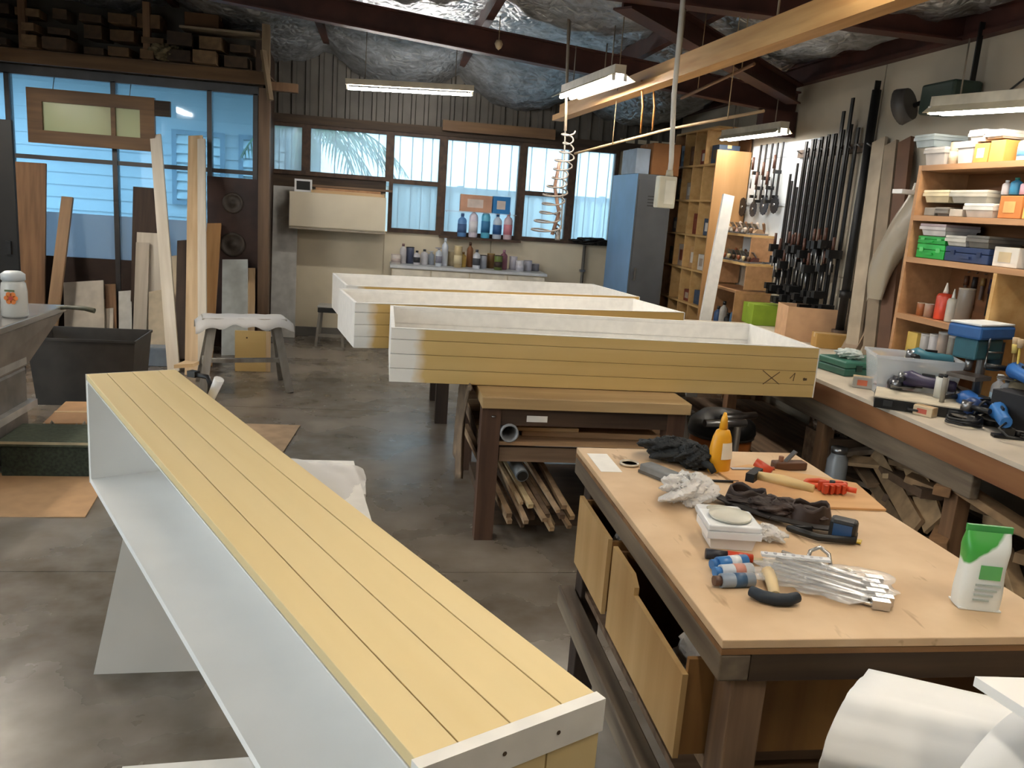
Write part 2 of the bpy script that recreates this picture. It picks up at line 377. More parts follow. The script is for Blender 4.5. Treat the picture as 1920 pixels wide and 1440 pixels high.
# palm: trunk and drooping fronds with leaflets
pl = thing('palm_tree', 'green palm with drooping fronds outside the back windows', 'palm', (-1.0, 10.7, 0))
MB().cyl((-.1, 0, 0), (-.02, 0, 2.35), .1, .07, 10).build('trunk', pm('#6b5a45', .8, 0, .2, 12, .3), pl)
m_leaf = pm('#6f9668', .5, 0, .25, 6, rnd=.2)
def frond(base, az, L, rise, droop, nl=16):
    base = Vector(base); pts = []
    for i in range(nl+1):
        t = i/nl; r = L*t
        pts.append(base+Vector((math.cos(az)*r*(1-.18*t), math.sin(az)*r*(1-.18*t), rise*t-droop*t*t)))
    mb = MB().tube(pts, [.014*(1-.8*i/nl)+.002 for i in range(nl+1)], 6)
    for i in range(2, nl):
        t = i/nl; d = (pts[i+1]-pts[i-1]).normalized(); side = d.cross(Vector((0, 0, 1))).normalized()
        for sg in (-1, 1):
            l = .38*math.sin(PI*min(1, t*.85+.12)); tip = pts[i]+d*(l*.55)+side*(sg*l*.55)+Vector((0, 0, -l*.65))
            wv = d*.016; mid = (pts[i]+tip)/2+Vector((0, 0, .02))
            k = len(mb.v); mb.v += [tuple(pts[i]-wv), tuple(pts[i]+wv), tuple(mid+wv), tuple(tip), tuple(mid-wv)]
            mb.f.append((k, k+1, k+2, k+3, k+4)); mb.sm.append(False)
    return mb
for az, L, rise, droop in ((-.3, 1.5, .35, .95), (.15, 1.6, .5, 1.0), (-.75, 1.1, .3, .9), (2.6, 1.1, .5, .9), (1.2, 1.4, .6, .8), (-1.4, .9, .2, .8), (-.1, 1.2, .2, 1.0)):
    frond((-.02, 0, 2.33), az, L, rise, droop).build('frond', m_leaf, pl, solid=.002)

# ceiling: crinkled foil insulation sagging between the purlins
m, nt, b = newmat('foil_insulation')
o1, f1 = noise_mix(nt, lin('#8d8f90'), lin('#d0d4d8'), 9, detail=8, contrast=(.3, .7))
nt.links.new(o1, b.inputs['Base Color']); b.inputs['Metallic'].default_value = .75; b.inputs['Roughness'].default_value = .38
vo = nt.nodes.new('ShaderNodeTexVoronoi'); vo.feature = 'DISTANCE_TO_EDGE'; vo.inputs['Scale'].default_value = 14
tc = nt.nodes.new('ShaderNodeTexCoord'); nt.links.new(tc.outputs['Object'], vo.inputs['Vector'])
ad = nt.nodes.new('ShaderNodeMath'); ad.operation = 'ADD'; nt.links.new(f1, ad.inputs[0]); nt.links.new(vo.outputs['Distance'], ad.inputs[1])
bump(nt, b, ad.outputs[0], .9, .03)
PUR = [-4.4, -3.2, -2.0, -.65, .72, 2.0, WX]
def foil(u, v):
    x = -4.4+(WX+.15+4.4)*u; y = -2.2+(BY+.15+2.2)*v
    k = 0
    for a, c in zip(PUR, PUR[1:]):
        if a <= x <= c: k = math.sin(PI*(x-a)/(c-a))
    back = max(0, min(1, (y-7.6)/1.9)); back = back*back*(3-2*back)
    sag = k**.7*(.09+.05*math.sin(y*2.1+x)+.16*back) + .12*back
    cr = .012*math.sin(x*21+3*math.sin(y*5))+.012*math.sin(y*17+4*math.sin(x*4))
    return (x, y, roof_z(x)-sag+cr)
struct(MB().grid(foil, 110, 150).build('ceiling', m))
struct(MB().grid(lambda u, v: (-4.6+(WX+.3+4.6)*u, -2.3+(BY+2.6)*v, roof_z(-4.6+(WX+.3+4.6)*u)+.12), 12, 2).build('roof_sheet', pm('#8a8d90', .5, .5), solid=.01))
# purlins, rafters, eave beam
def ibeam(mb, p0, p1, h, wd, t=.012):
    p0, p1 = Vector(p0), Vector(p1); d = (p1-p0).normalized(); x = d.cross(Vector((0, 0, 1))).normalized(); u = x.cross(d)
    for off, a, bb in ((u*(h/2-t/2), wd, t), (u*(-h/2+t/2), wd, t), (Vector(), t, h-2*t)): mb.bar(p0+off, p1+off, a, bb)
    return mb
for x in PUR[1:-1]:
    z = roof_z(x)-.07
    struct(MB().box(x-.03, x+.03, -2.2, BY, z-.07, z+.07).build('trim_purlin', M['red']))
rf = struct(ibeam(MB(), (-4.4, 6.75, 2.94+.095*3.4), (WX, 6.75, 2.57), .18, .11).build('trim_rafter_far', M['red']))
rn = struct(ibeam(MB(), (-4.4, 4.72, 2.90), (WX, 4.72, 2.80), .2, .12).build('trim_rafter_near', M['red']))
rr_ = struct(ibeam(MB(), (-4.4, 1.5, 3.2), (WX, 1.5, 2.72), .2, .12).build('trim_rafter_camera', M['red']))
MB().box(WX-.3, WX-.01, 6.69, 6.81, 2.3, 2.5).build('haunch', M['red'], rf)
struct(ibeam(MB(), at(1170, -10, Y=4.8), (WX-.1, 6.6, 2.62), .15, .12).build('trim_brace', M['red']))
struct(MB().box(WX-.07, WX-.002, -2.2, BY, 2.7, 2.73).box(WX-.03, WX-.002, -2.2, BY, 2.73, 2.84).box(WX-.07, WX-.002, -2.2, BY, 2.84, 2.87).build('trim_eave', M['red']))

# ================================================================ lamps
def batten(label, p0, p1, group='fluorescent battens hung from the roof', hang=None, reflector=.1, tm='tube'):
    p0, p1 = Vector(p0), Vector(p1); c = (p0+p1)/2; d = (p1-p0); L = d.length; d.normalize()
    t = thing('fluorescent_light', label, 'light', c, 0, group)
    x = d.cross(Vector((0, 0, 1))).normalized(); u = x.cross(d); h = d*(L/2)
    mb = MB(); mb.bar(-h+u*.055, h+u*.055, .07, .05, u); mb.build('housing', pm('#cfc4ae', .5), t)
    if reflector:
        for s_ in (-1, 1):
            q = [(-h+u*.03+x*(s_*.035)), (h+u*.03+x*(s_*.035)), (h-u*.005+x*(s_*reflector)), (-h-u*.005+x*(s_*reflector))]
            MB().add(q, [(0, 1, 2, 3)]).build('reflector', pm('#cfc0a2', .45), t, solid=.003)
    k = .036 if reflector else 0
    for s_ in ((-1, 1) if k else (0,)):
        MB().cyl(-h*.96+x*(s_*k), h*.96+x*(s_*k), .014, n=6).build('tube', M[tm], t)
        for e in (-1, 1): MB().obox(h*(e*.975)+x*(s_*k)+u*.01, (.02, .02, .04)).build('lamp_holder', pm('#e8e4da', .4), t)
    if hang:
        for e in (-1, 1): MB().tube([h*(e*.7)+u*.08, h*(e*.7)+Vector((0, 0, hang))], .004, 6).build('chain', pm('#8a8173', .5, .5), t)
    return t
batten('long fluorescent batten in front of the ribbed wall above the back windows', at(648, 165, Y=8), at(888, 178, Y=8), hang=.5, reflector=0)
batten('twin-tube fluorescent light with reflector hanging beside the timber rail', at(1060, 183, Z=2.36), at(1162, 148, Z=2.36), hang=.32)
batten('fluorescent light hung over the clamp rack', at(1358, 262, X=3.0), at(1470, 248, X=3.0), hang=.3, reflector=.07, tm='neartube')
batten('bright fluorescent light over the supply shelves at right edge', at(1752, 212, X=2.85), at(2120, 190, X=2.85), hang=.35, reflector=.07, tm='neartube')
batten('added fill light out of view over the planer at left', (-2.75, 4.7, 2.5), (-2.75, 5.9, 2.5), 'added unseen fill lights over the near half of the shop', .35)  # added lamp, lifts the light on the leaning timber at left
batten('added fill light out of view over the black bin bay', (-3.5, 6.3, 2.4), (-3.5, 7.4, 2.4), 'added unseen fill lights over the near half of the shop', .4)  # another added lamp, brightens the left back corner
for k, (x, y) in enumerate(((-1.7, 3.4), (.3, .9), (1.6, .4), (-1.8, .2), (1.55, 2.3))):  # unseen lamps added to bring the near half up to brightness
    batten('added fill light out of view, %s of those over the near half of the shop' % ORD[k], (x-.0, y-.6, 2.62), (x, y+.6, 2.62), 'added unseen fill lights over the near half of the shop', .2, tm='neartube')

# ================================================================ the four box units
def slat_face(t, name, mat, x0, x1, y0, y1, z0, z1, cuts, axis):
    """boards of a tongue-and-groove face with open grooves; cuts are fractions"""
    for a, c in zip(cuts, cuts[1:]):
        g = .001
        if axis == 'z': MB().box(x0, x1, y0, y1, z0+(z1-z0)*a+g, z0+(z1-z0)*c-g).build(name, mat, t, bevel=.001)
        else: MB().box(x0, x1, y0+(y1-y0)*a+g, y0+(y1-y0)*c-g, z0, z1).build(name, mat, t, bevel=.001)
def paint_patch(hexa, hexb, edge, axis=0, soft=.03):
    m, nt, b = newmat('board_with_painted_end'); N, L = nt.nodes, nt.links
    tc = N.new('ShaderNodeTexCoord'); sp = N.new('ShaderNodeSeparateXYZ'); L.new(tc.outputs['Object'], sp.inputs[0])
    nz = N.new('ShaderNodeTexNoise'); nz.inputs['Scale'].default_value = 14; L.new(tc.outputs['Object'], nz.inputs['Vector'])
    ma = N.new('ShaderNodeMath'); ma.operation = 'MULTIPLY_ADD'; ma.inputs[1].default_value = .06; L.new(nz.outputs['Fac'], ma.inputs[0]); L.new(sp.outputs[axis], ma.inputs[2])
    mr = N.new('ShaderNodeMapRange'); mr.inputs['From Min'].default_value = edge-soft+.03; mr.inputs['From Max'].default_value = edge+soft+.03
    L.new(ma.outputs[0], mr.inputs['Value'])
    o, f = noise_mix(nt, lin(hexa), lin(hexb), 12, (.08, 1, 1), 5, (.3, .7))
    mx = N.new('ShaderNodeMix'); mx.data_type = 'RGBA'; mx.inputs['A'].default_value = lin('#e6e3dc')
    L.new(mr.outputs[0], mx.inputs['Factor']); L.new(o, mx.inputs['B']); L.new(mx.outputs['Result'], b.inputs['Base Color']); b.inputs['Roughness'].default_value = .6
    return m
m_b3 = paint_patch('#c3a465', '#cdb075', .14)
m_b2 = paint_patch('#c3a05c', '#cda967', .10)
def open_box(label, loc, rz, L, D, H, mat, marks=False):
    """long shallow box: outside clad in yellow boards, inside painted white, origin at near left bottom"""
    t = thing('cladding_box', label, 'box', loc, rz, 'long cladding boxes')
    th = .018
    slat_face(t, 'board', mat, 0, L, 0, th, 0, H, (0, .26, .53, .80, 1), 'z')
    MB().box(0, L, D-th, D, 0, H).build('back_side', M['whitewash'], t)
    MB().box(0, th, th, D-th, 0, H).build('end_board', M['whitewash'], t)
    MB().box(L-th, L, th, D-th, 0, H).build('end_board', M['whitewash'], t)
    MB().box(th, L-th, th, D-th, 0, .012).build('base_panel', M['whitewash'], t)
    MB().box(th, L-th, th, th+.004, .012, H-.001).build('lining', M['whitewash'], t)
    for z in (.09, .17): MB().box(th, L-th, D-th-.004, D-th, z, z+.075).build('lining_board', M['whitewash'], t)
    MB().box(0, L, 0, th+.004, H, H+.003).box(0, L, D-th, D, H, H+.003).build('rim', M['whitewash'], t)
    MB().box(L-.0, L+.006, 0, D, 0, H).build('end_trim', M['whitewash'], t)
    if marks:
        mb = MB(); mk = pm('#5d4a2e', .8)
        for p, q in (((1.905, .135), (2.005, .065)), ((1.915, .062), (2.0, .13)), ((2.06, .098), (2.085, .128)), ((2.085, .128), (2.08, .085)), ((2.135, .095), (2.155, .097))):
            mb = MB(); mb.bar((p[0], -.0006, p[1]), (q[0], -.0006, q[1]), .004 if p[0] < 2.1 else .012, .0012, (0, 1, 0)); mb.build('pencil_stroke', mk, t)
        MB().cyl((2.14, -.001, .098), (2.14, .0, .098), .007, n=10).build('knot', pm('#6a4a2a', .8), t)
    return t
open_box('nearest long yellow box of the three on the benches, pencilled X on its side', (.05, 3.97, .723), 0, 2.2, .84, .262, m_b3, True)
open_box('middle of the three long boxes laid open side up on the benches', (-.15, 4.84, .723), R(10.5), 2.16, .72, .262, m_b2)
open_box('farthest of the three long white-lined boxes on the benches', (-.24, 5.74, .723), R(9.5), 2.2, .86, .262, m_b2)

# foreground box lying on its side
A_, B_ = Vector((-.77, 2.72)), Vector((.17, .865)); ax_ = (B_-A_); LB = ax_.length; az = math.atan2(ax_.y, ax_.x)
t = thing('cladding_box', 'foreground yellow box lying on its side, white interior facing left', 'box', (A_.x, A_.y, .65), az, 'long cladding boxes')
HB, wB = .35, .13    # local +y is to the right of the picture's far end
slat_face(t, 'board', M['panel'], 0, LB, -wB, wB, HB-.018, HB, (0, .22, .5, .8, 1), 'y')
MB().box(0, LB, -wB, wB, HB-.022, HB-.019).build('lining', M['white'], t)
MB().box(0, .018, -wB, wB, 0, HB-.022).build('end_board', M['white'], t)
MB().box(LB-.018, LB, -wB, wB, 0, HB-.06).build('end_board', M['white'], t)
MB().box(.018, LB-.018, -wB, wB, 0, .018).build('lower_side', M['white'], t)
MB().box(.018, LB-.018, wB-.014, wB, .018, HB-.022).build('back_panel', M['white'], t)
MB().box(LB+.001, LB+.019, -wB-.004, wB+.004, HB-.045, HB+.001).build('end_cap_strip', M['whitewash'], t)
for a, c in ((-wB, -.05), (-.047, .045), (.048, wB)): MB().box(LB+.001, LB+.016, a, c, 0, HB-.048).build('end_board_slat', M['panel'], t)
for y in (-.1, -.02, .06): MB().cyl((LB+.019, y, HB-.022), (LB+.0196, y, HB-.022), .003, n=8).build('nail', pm('#4a3a2a', .6), t)
MB().box(.018, .03, wB-.03, wB-.026, .05, HB-.1).build('joint_strip', pm('#8d8a88', .6), t)
MB().box(-.002, -.0, -wB-.002, wB, 0, HB).build('end_face', M['white'], t)
MB().box(0, LB, wB, wB+.003, .02, HB-.002).build('outer_face', M['panel'], t)

# white trestles carrying it
def trestle(label, loc, rz, L=.94, H=.645, wrap=True):
    t = thing('trestle', label, 'trestle', loc, rz, 'white sheet trestles under the foreground box')
    for s_ in (-1, 1):
        y0, y1 = s_*.09, s_*.05
        MB().hexa([(-L/2, y0-.008, 0), (L/2, y0-.008, 0), (L/2, y0+.008, 0), (-L/2, y0+.008, 0), (-L/2+.12, y1-.008, H-.03), (L/2-.1, y1-.008, H-.03), (L/2-.1, y1+.008, H-.03), (-L/2+.12, y1+.008, H-.03)]).build('leg_panel', pm('#d9d4cb', .5, 0, .03, 5), t)
    MB().box(-L/2+.1, L/2-.08, -.07, .07, H-.03, H).build('top_bar', M['whitewash'], t)
    MB().box(-L/2+.06, L/2-.05, -.06, .06, .18, .2).build('brace', M['whitewash'], t)
    if wrap:
        rnd = random.Random(3)
        def fn(u, v):
            x = .1+(.40)*u; y = -.17+.34*v
            edge = max(0, abs(v-.5)*2-.5)
            return (x+.015*math.sin(v*9), y, H+.006+.012*abs(math.sin(u*8+v*5))+.008*abs(math.sin(u*17+1))-edge*.09-max(0, u-.75)*.05)
        MB().grid(fn, 18, 14).build('plastic_wrap', M['milky'], t, solid=.002)
    return t
trestle('white trestle draped in plastic film under far end of the foreground box', (-.42, 2.74, 0), R(2), H=.618, wrap=False)
t = thing('white_sheet', 'white sheet with plastic film lying on trestle beside the foreground box', 'sheet', (0, 0, .62))
MB().prism([(-.62, 2.3), (.015, 2.26), (-.08, 3.0), (-.62, 3.0)], 0, .012, 'z').build('board', M['whitewash'], t)
def filmf(u, v):
    x = -.52+.44*u+.05*math.sin(v*2.4); y = 2.60+.36*v+.02*math.sin(u*5); e = max(0, u-.86)/.14
    return (x, y, .016+.006*abs(math.sin(u*11+v*6))+.005*abs(math.sin(u*23+v*17))*abs(math.sin(v*9))-.02*e*e)
MB().grid(filmf, 26, 22).build('plastic_film', M['milky'], t)
trestle('white trestle under near end of the foreground box', (-.02, 1.24, 0), R(4), H=.648, wrap=False)
# scrap and clip at far end of the box
o = MB().prism([(0, 0), (.06, .01), (.085, .05), (.06, .045), (.045, .07), (.02, .03)], 0, .012, 'z').build('timber_wedge', M['pine'])
put(o, (-.66, 2.79, 1.001), R(20)); tag(o, 'small pale timber wedge lying on far corner of foreground box', 'offcut')
cl = thing('hand_clamp', 'white-handled hand clamp gripping far right edge of foreground box', 'clamp', (-.56, 2.66, .96), R(-30))
MB().tube([(-.02, 0, .05), (.04, 0, .05), (.05, 0, .03), (.05, 0, -.09)], .008, 8).build('bar', M['blackm'], cl)
MB().cyl((.05, 0, -.02), (.085, 0, .05), .013, .016, 10).build('handle', M['plas'], cl)
MB().box(-.03, .0, -.012, .012, .043, .062).build('jaw', M['black'], cl)
# ================================================================ benches
# bench under the nearest long box
b1 = thing('workbench', 'rough timber bench with lower shelf under the nearest long box', 'workbench', (1.0, 4.3, 0))
MB().box(-.52, .5, -.57, .62, .665, .72).build('top', wood('bench_top_edge', '#a98b60', '#c3a679', 'x', 3, .6, .03), b1, bevel=.004)
MB().box(-.49, .47, -.54, -.5, .58, .664).build('front_apron', wood('bench_apron', '#33241a', '#4f3a2a', 'x', 4), b1)
MB().box(-.49, .47, .55, .59, .58, .664).build('rear_apron', M['darkx'], b1)
for x in (-.47, .44):
    for y in (-.5, .57): MB().box(x-.045, x+.045, y-.045, y+.045, 0, .664).build('leg', wood('bench_leg', '#40291c', '#5c4130', 'z', 4, .7), b1)
    MB().box(x-.03, x+.03, -.45, .52, .42, .48).build('side_rail', M['oldy'], b1)
for k in range(4): MB().box(-.5, .47, -.54+k*.28, -.54+k*.28+.265, .482, .5).build('shelf_board', M['offx'], b1)
MB().box(-.42, .4, -.535, -.505, .40, .47).build('shelf_rail', M['oldx'], b1)
MB().cyl((-.46, -.546, .62), (-.46, -.546, .626), .01).build('bolt', M['steel'], b1)
MB().box(-.3, -.2, -.5421, -.54, .6, .63).build('paint_smear', M['whitewash'], b1)
# sacking hung over its left end
def sack(u, v):
    y = -.44+.56*u+.05*math.sin(v*4); z = .715-.52*v*(1-.25*abs(u-.45))
    if v < .12: return (-.56+.02*u, y, .733+.004*math.sin(u*20)) if v < .02 else (-.565, y, .715)
    return (-.567-.012*math.sin(u*11+v*3)-.01*v, y*(1-.35*v)-.06*v, z)
o = MB().grid(sack, 14, 18).build('sacking', pm('#75624e', .9, 0, .25, 12, .3), solid=.006)
put(o, (1.0, 4.3, 0)); tag(o, 'brown sacking draped down left end of the bench under the nearest long box', 'cloth')
# on its lower shelf
pp = thing('pipe', 'grey plastic pipe end on lower shelf of the bench', 'pipe', (.62, 4.2, .545))
mb = MB(); n = 18
for r_, y in ((.044, -.46), (.044, .4), (.036, .4), (.036, -.46)): mb.v += [(r_*math.cos(2*PI*i/n), y, r_*math.sin(2*PI*i/n)) for i in range(n)]
for a, c in ((0, 1), (1, 2), (2, 3), (3, 0)):
    for i in range(n): mb.f.append((a*n+i, a*n+(i+1) % n, c*n+(i+1) % n, c*n+i)); mb.sm.append(True)
mb.build('pipe_body', pm('#8b8c8e', .4), pp)
for k, (x0, x1, y, z, th, mt, lb) in enumerate(((.7, 1.42, 3.86, .501, .03, 'offx', 'wide brown board lying along front of lower bench shelf'),
     (.68, 1.44, 4.02, .501, .05, 'offx', 'thick board behind the front board on lower bench shelf'), (.66, .98, 3.84, .532, .018, 'pine', 'short pale batten on top of shelf boards beside the pipe'), (.85, 1.38, 3.96, .552, .025, 'oldx', 'grey plank topmost on lower bench shelf'))):
    o = MB().box(0, x1-x0, 0, .11, 0, th).build('plank', M[mt], bevel=.003); put(o, (x0, y, z), R((-2, 1, 1, 2)[k])); tag(o, lb, 'timber', 'boards on the lower bench shelf')
# cradle with the bundle of sticks below the shelf
o = MB().box(0, .95, 0, .85, 0, .06).build('plinth', M['darkx']); put(o, (.56, 3.95, .001)); tag(o, 'dark plinth standing under the stick bundle below the bench', 'plinth')
rs = random.Random(11)
shades = ['#a58a6c', '#8d7357', '#c0a27c', '#7a6450', '#b5997a', '#d0b88e', '#6c5644']
sticks = []
for i in range(17):
    x = .56+.02*i+rs.uniform(-.01, .01); row = i % 3
    ly = rs.uniform(3.62, 3.76); z0 = .09+row*.045+rs.uniform(0, .03); th = rs.uniform(.018, .03)
    p0 = (x+.08+rs.uniform(-.02, .03), ly, z0); p1 = (x-.06+rs.uniform(-.04, .02), 4.5, .34+row*.03)
    sticks.append((x, p0, p1, th, shades[i % 7]))
for i, (x, p0, p1, th, c) in enumerate(sorted(sticks, key=lambda q: q[1][0])):
    plank_between('stick', p0, p1, th, th*.9, pm(c, .7, 0, .25, 16), '%s stick from the left in the bundle sticking out under the bench' % ORD[i], 'stick', 'sticks bundled under the bench', (0, 0, 1))
pg = thing('pipe', 'grey tube slanting in the stick bundle under the bench', 'pipe', (.70, 3.76, .33))
MB().cyl((0, 0, 0), (-.08, .6, .1), .032, n=14).build('pipe_body', pm('#6f7478', .45), pg); MB().cyl((0.0005, -.004, -.001), (0, 0, 0), .026, n=14).build('bore', M['black'], pg)
for k, (x, y, w_, d_, h_, c, lb) in enumerate(((1.22, 4.0, .17, .25, .12, '#8a5f30', 'brown carton at right under the bench'), (1.2, 3.93, .12, .08, .025, '#a8a598', 'grey tin on the carton under the bench'), (1.36, 4.05, .1, .2, .2, '#b07a32', 'orange-brown box at far right under the bench'))):
    t = thing('carton', lb, 'box', (x, y, .062+(.122 if k == 1 else 0)), R(4*k), 'boxes under the bench')
    MB().box(-w_/2, w_/2, -d_/2, d_/2, 0, h_).build('body', pm(c, .7), t); MB().box(-w_/2-.002, w_/2+.002, -d_/2-.002, d_/2+.002, h_*.8, h_+.002).build('lid', pm(c, .6, 0, .2), t)

# bench carrying the farther boxes
b2 = thing('workbench', 'long dark-legged bench under the middle and farthest long boxes', 'workbench', (1.15, 5.95, 0))
MB().box(-.75, 1.1, -.12, .75, .665, .72).build('top', M['pine'], b2)
for x in (-.69, 1.04):
    for y in (-.02, .68): MB().box(x-.045, x+.045, y-.045, y+.045, 0, .664).build('leg', M['darkz'], b2)
MB().box(-.64, .99, -.05, -.01, .56, .664).build('apron', M['darkx'], b2)

# ------------------------------------------------ foreground workbench
WB = (.64, 1.39, 1.31, 2.52); WZ = .85
fw = thing('workbench', 'foreground workbench with tan board top, plywood drawers and tools spread on it', 'workbench', (1.015, 1.915, 0))
ox, oy = 1.015, 1.915
MB().box(WB[0]-ox, WB[1]-ox, WB[2]-oy, WB[3]-oy, WZ-.018, WZ).build('top', M['mdf'], fw, bevel=.002)
MB().box(WB[0]-ox, WB[1]-ox, WB[2]-oy, WB[3]-oy, WZ-.03, WZ-.0185).build('underlay', wood('worn_ply_edge', '#6b4a2c', '#8f6a44', 'x', 3), fw)
MB().box(WB[0]-ox, WB[0]-ox+.06, WB[2]-oy, WB[3]-oy, WZ-.085, WZ-.0305).build('side_apron', wood('grey_beam', '#55483b', '#8a7c69', 'y', 3, .75), fw, bevel=.004)
MB().box(WB[1]-ox-.06, WB[1]-ox, WB[2]-oy, WB[3]-oy, WZ-.125, WZ-.0305).build('side_apron', M['oldy'], fw)
MB().box(WB[0]-ox+.0605, WB[1]-ox-.0605, WB[2]-oy, WB[2]-oy+.05, WZ-.085, WZ-.0305).build('end_apron', M['darkx'], fw)
MB().box(WB[0]-ox+.0605, WB[1]-ox-.0605, WB[3]-oy-.05, WB[3]-oy, WZ-.12, WZ-.0305).build('end_apron', M['darkx'], fw)
for x in (WB[0]+.07, WB[1]-.05):
    for y in (WB[2]+.05, WB[3]-.05): MB().box(x-ox-.035, x-ox+.035, y-oy-.04, y-oy+.04, 0, WZ-.0305).build('leg', M['oldz'] if y < 2 else M['darkz'], fw, bevel=.004)
for x in (WB[0]+.005, WB[1]-.05): MB().box(x-ox-.025, x-ox+.025, WB[2]-oy+.0, WB[3]-oy-.0, .3, .37).build('stretcher', wood('grey_beam', '', ''), fw, bevel=.004)
MB().box(WB[0]-ox+.1, WB[1]-ox-.09, WB[2]-oy+.11, WB[2]-oy+.13, .62, .80).build('recessed_panel', wood('brown_panel', '#5a3c1e', '#6f4c28', 'x', 3), fw)
MB().box(WB[0]-ox+.05, WB[1]-ox-.05, WB[2]-oy+.12, WB[3]-oy-.05, .37, .39).build('lower_shelf', M['oldx'], fw)
for k, (z, w_, c) in enumerate(((.391, .52, 'offx'), (.432, .5, 'offx'), (.473, .47, 'oldx'), (.51, .45, 'offx'))):
    o = MB().box(0, w_, 0, .18, 0, .034).build('plank', M[c], bevel=.003); put(o, (.75+.012*k, 1.45+.01*k, z), R((0, 1, -1, 1)[k]))
    tag(o, '%s board up in the stack on lower shelf of foreground workbench' % ORD[k], 'timber', 'boards stacked in the foreground workbench')
o = MB().box(0, .62, 0, .2, 0, .03).build('plank', M['offx'], bevel=.003); put(o, (.74, 1.38, .30)); tag(o, 'wide brown board slid under lower shelf of foreground workbench', 'timber')
# drawers hung on its left side
m_dr = wood('drawer_ply', '#b59361', '#c9aa79', 'z', 2, .55, .05); m_dr2 = wood('drawer_side', '#7a5632', '#98703f', 'z', 3, .6, .05)
def drawer(y0, y1, z0, z1, x0, x1, notch=None):
    d_ = MB().box(x0+.0125, x1, y0, y0+.012, z0, z1-.01).box(x0+.0125, x1, y1-.012, y1, z0, z1-.01).box(x1-.012, x1, y0+.0125, y1-.0125, z0, z1-.03).box(x0+.0125, x1-.0125, y0+.0125, y1-.0125, z0, z0+.01).xf(None, (-ox, -oy, 0)).build('drawer', m_dr2, fw)
    pts = [(y0-.005, z0-.005), (y1+.005, z0-.005), (y1+.005, z1)]
    if notch: c, dz = notch; pts += [(c+.035, z1), (c, z1-dz*.5), (c, z1-dz), (y0-.005, z1-dz)]
    else: pts += [(y0-.005, z1)]
    MB().prism(pts, x0, x0+.012, 'x').xf(None, (-ox, -oy, 0)).build('drawer_front', m_dr, d_)
    return d_
drawer(1.99, 2.31, .55, .76, .612, .98)
drawer(1.41, 1.93, .54, .762, .612, 1.0, (1.74, .04))
# wrapping stuffed in the near drawer
rr2 = random.Random(5)
def crumple(seed, a, b_, c, amp=.25, nu=14, nv=10, sq=1.0):
    r_ = random.Random(seed); ph = [r_.uniform(0, 6.3) for _ in range(8)]; fq = [r_.uniform(2, 7) for _ in range(8)]
    def fn(u, v):
        th, p = 2*PI*u, PI*v
        k = 1+amp*(math.sin(fq[0].__round__()*th+ph[0]+3*math.sin(p*2+ph[1]))*.5+math.sin(round(fq[2])*th+ph[2]+p*fq[3])*.5*math.sin(p)+.4*math.sin(round(fq[4]*2)*th+ph[5]+p*9)*math.sin(p))
        return (a*k*math.sin(p)*math.cos(th), b_*k*math.sin(p)*math.sin(th), max(0, c*(1+k*math.cos(p)*sq)))
    mb = MB().grid(fn, nu*2, nv*2)
    j_ = min(a, b_, c)*.1; n1 = nv*2+1
    for i_, v_ in enumerate(mb.v):
        if 0 < i_//n1 < nu*2 and 0 < i_ % n1 < nv*2: mb.v[i_] = (v_[0]+r_.uniform(-j_, j_), v_[1]+r_.uniform(-j_, j_), max(0, v_[2]+r_.uniform(-j_, j_)))
    mb.sm = [k_ % 3 > 0 for k_ in range(len(mb.sm))]
    return mb
o = crumple(4, .06, .07, .07, .25, 16, 10).build('plastic_bag', M['milky']); put(o, (.72, 1.54, .60)); tag(o, 'crumpled clear plastic stuffed in near drawer of foreground workbench', 'plastic')
o = crumple(8, .035, .035, .05, .25, 12, 8).build('plastic_bag', M['milky']); put(o, (.68, 2.06, .65)); tag(o, 'scrap of white plastic in far drawer of foreground workbench', 'plastic')

# ------------------------------------------------ right-hand bench along the wall
X0 = 2.43
rb = thing('wall_bench', 'long white-topped timber bench along the right wall', 'workbench', (X0, 4, 0))
MB().box(0, WX-X0-.005, -2.6, 2.6, BZ-.02, BZ).build('top', pm('#cfc4b2', .5, 0, .08, 5), rb)
MB().box(-.004, .03, -2.6, 2.6, BZ-.12, BZ-.021).build('fascia', wood('brown_fascia', '#7a4f30', '#9a6c46', 'y', 2.5, .6, .03), rb)
MB().box(.005, .05, -1.05, 2.6, BZ-.23, BZ-.121).build('rail', wood('grey_beam', '', ''), rb, bevel=.005)
for y in (-2.3, -.92, .2, 1.5, 2.5):
    for x in (.06, .75): MB().box(x-.035, x+.035, y-.04, y+.04, 0, BZ-.021 if x > .1 else BZ-.231 if y > -1.1 else BZ-.121).build('leg', M['brownz'], rb, bevel=.004)
MB().box(.06, .8, -2.5, 2.5, .1, .13).build('lower_shelf', M['oldy'], rb)
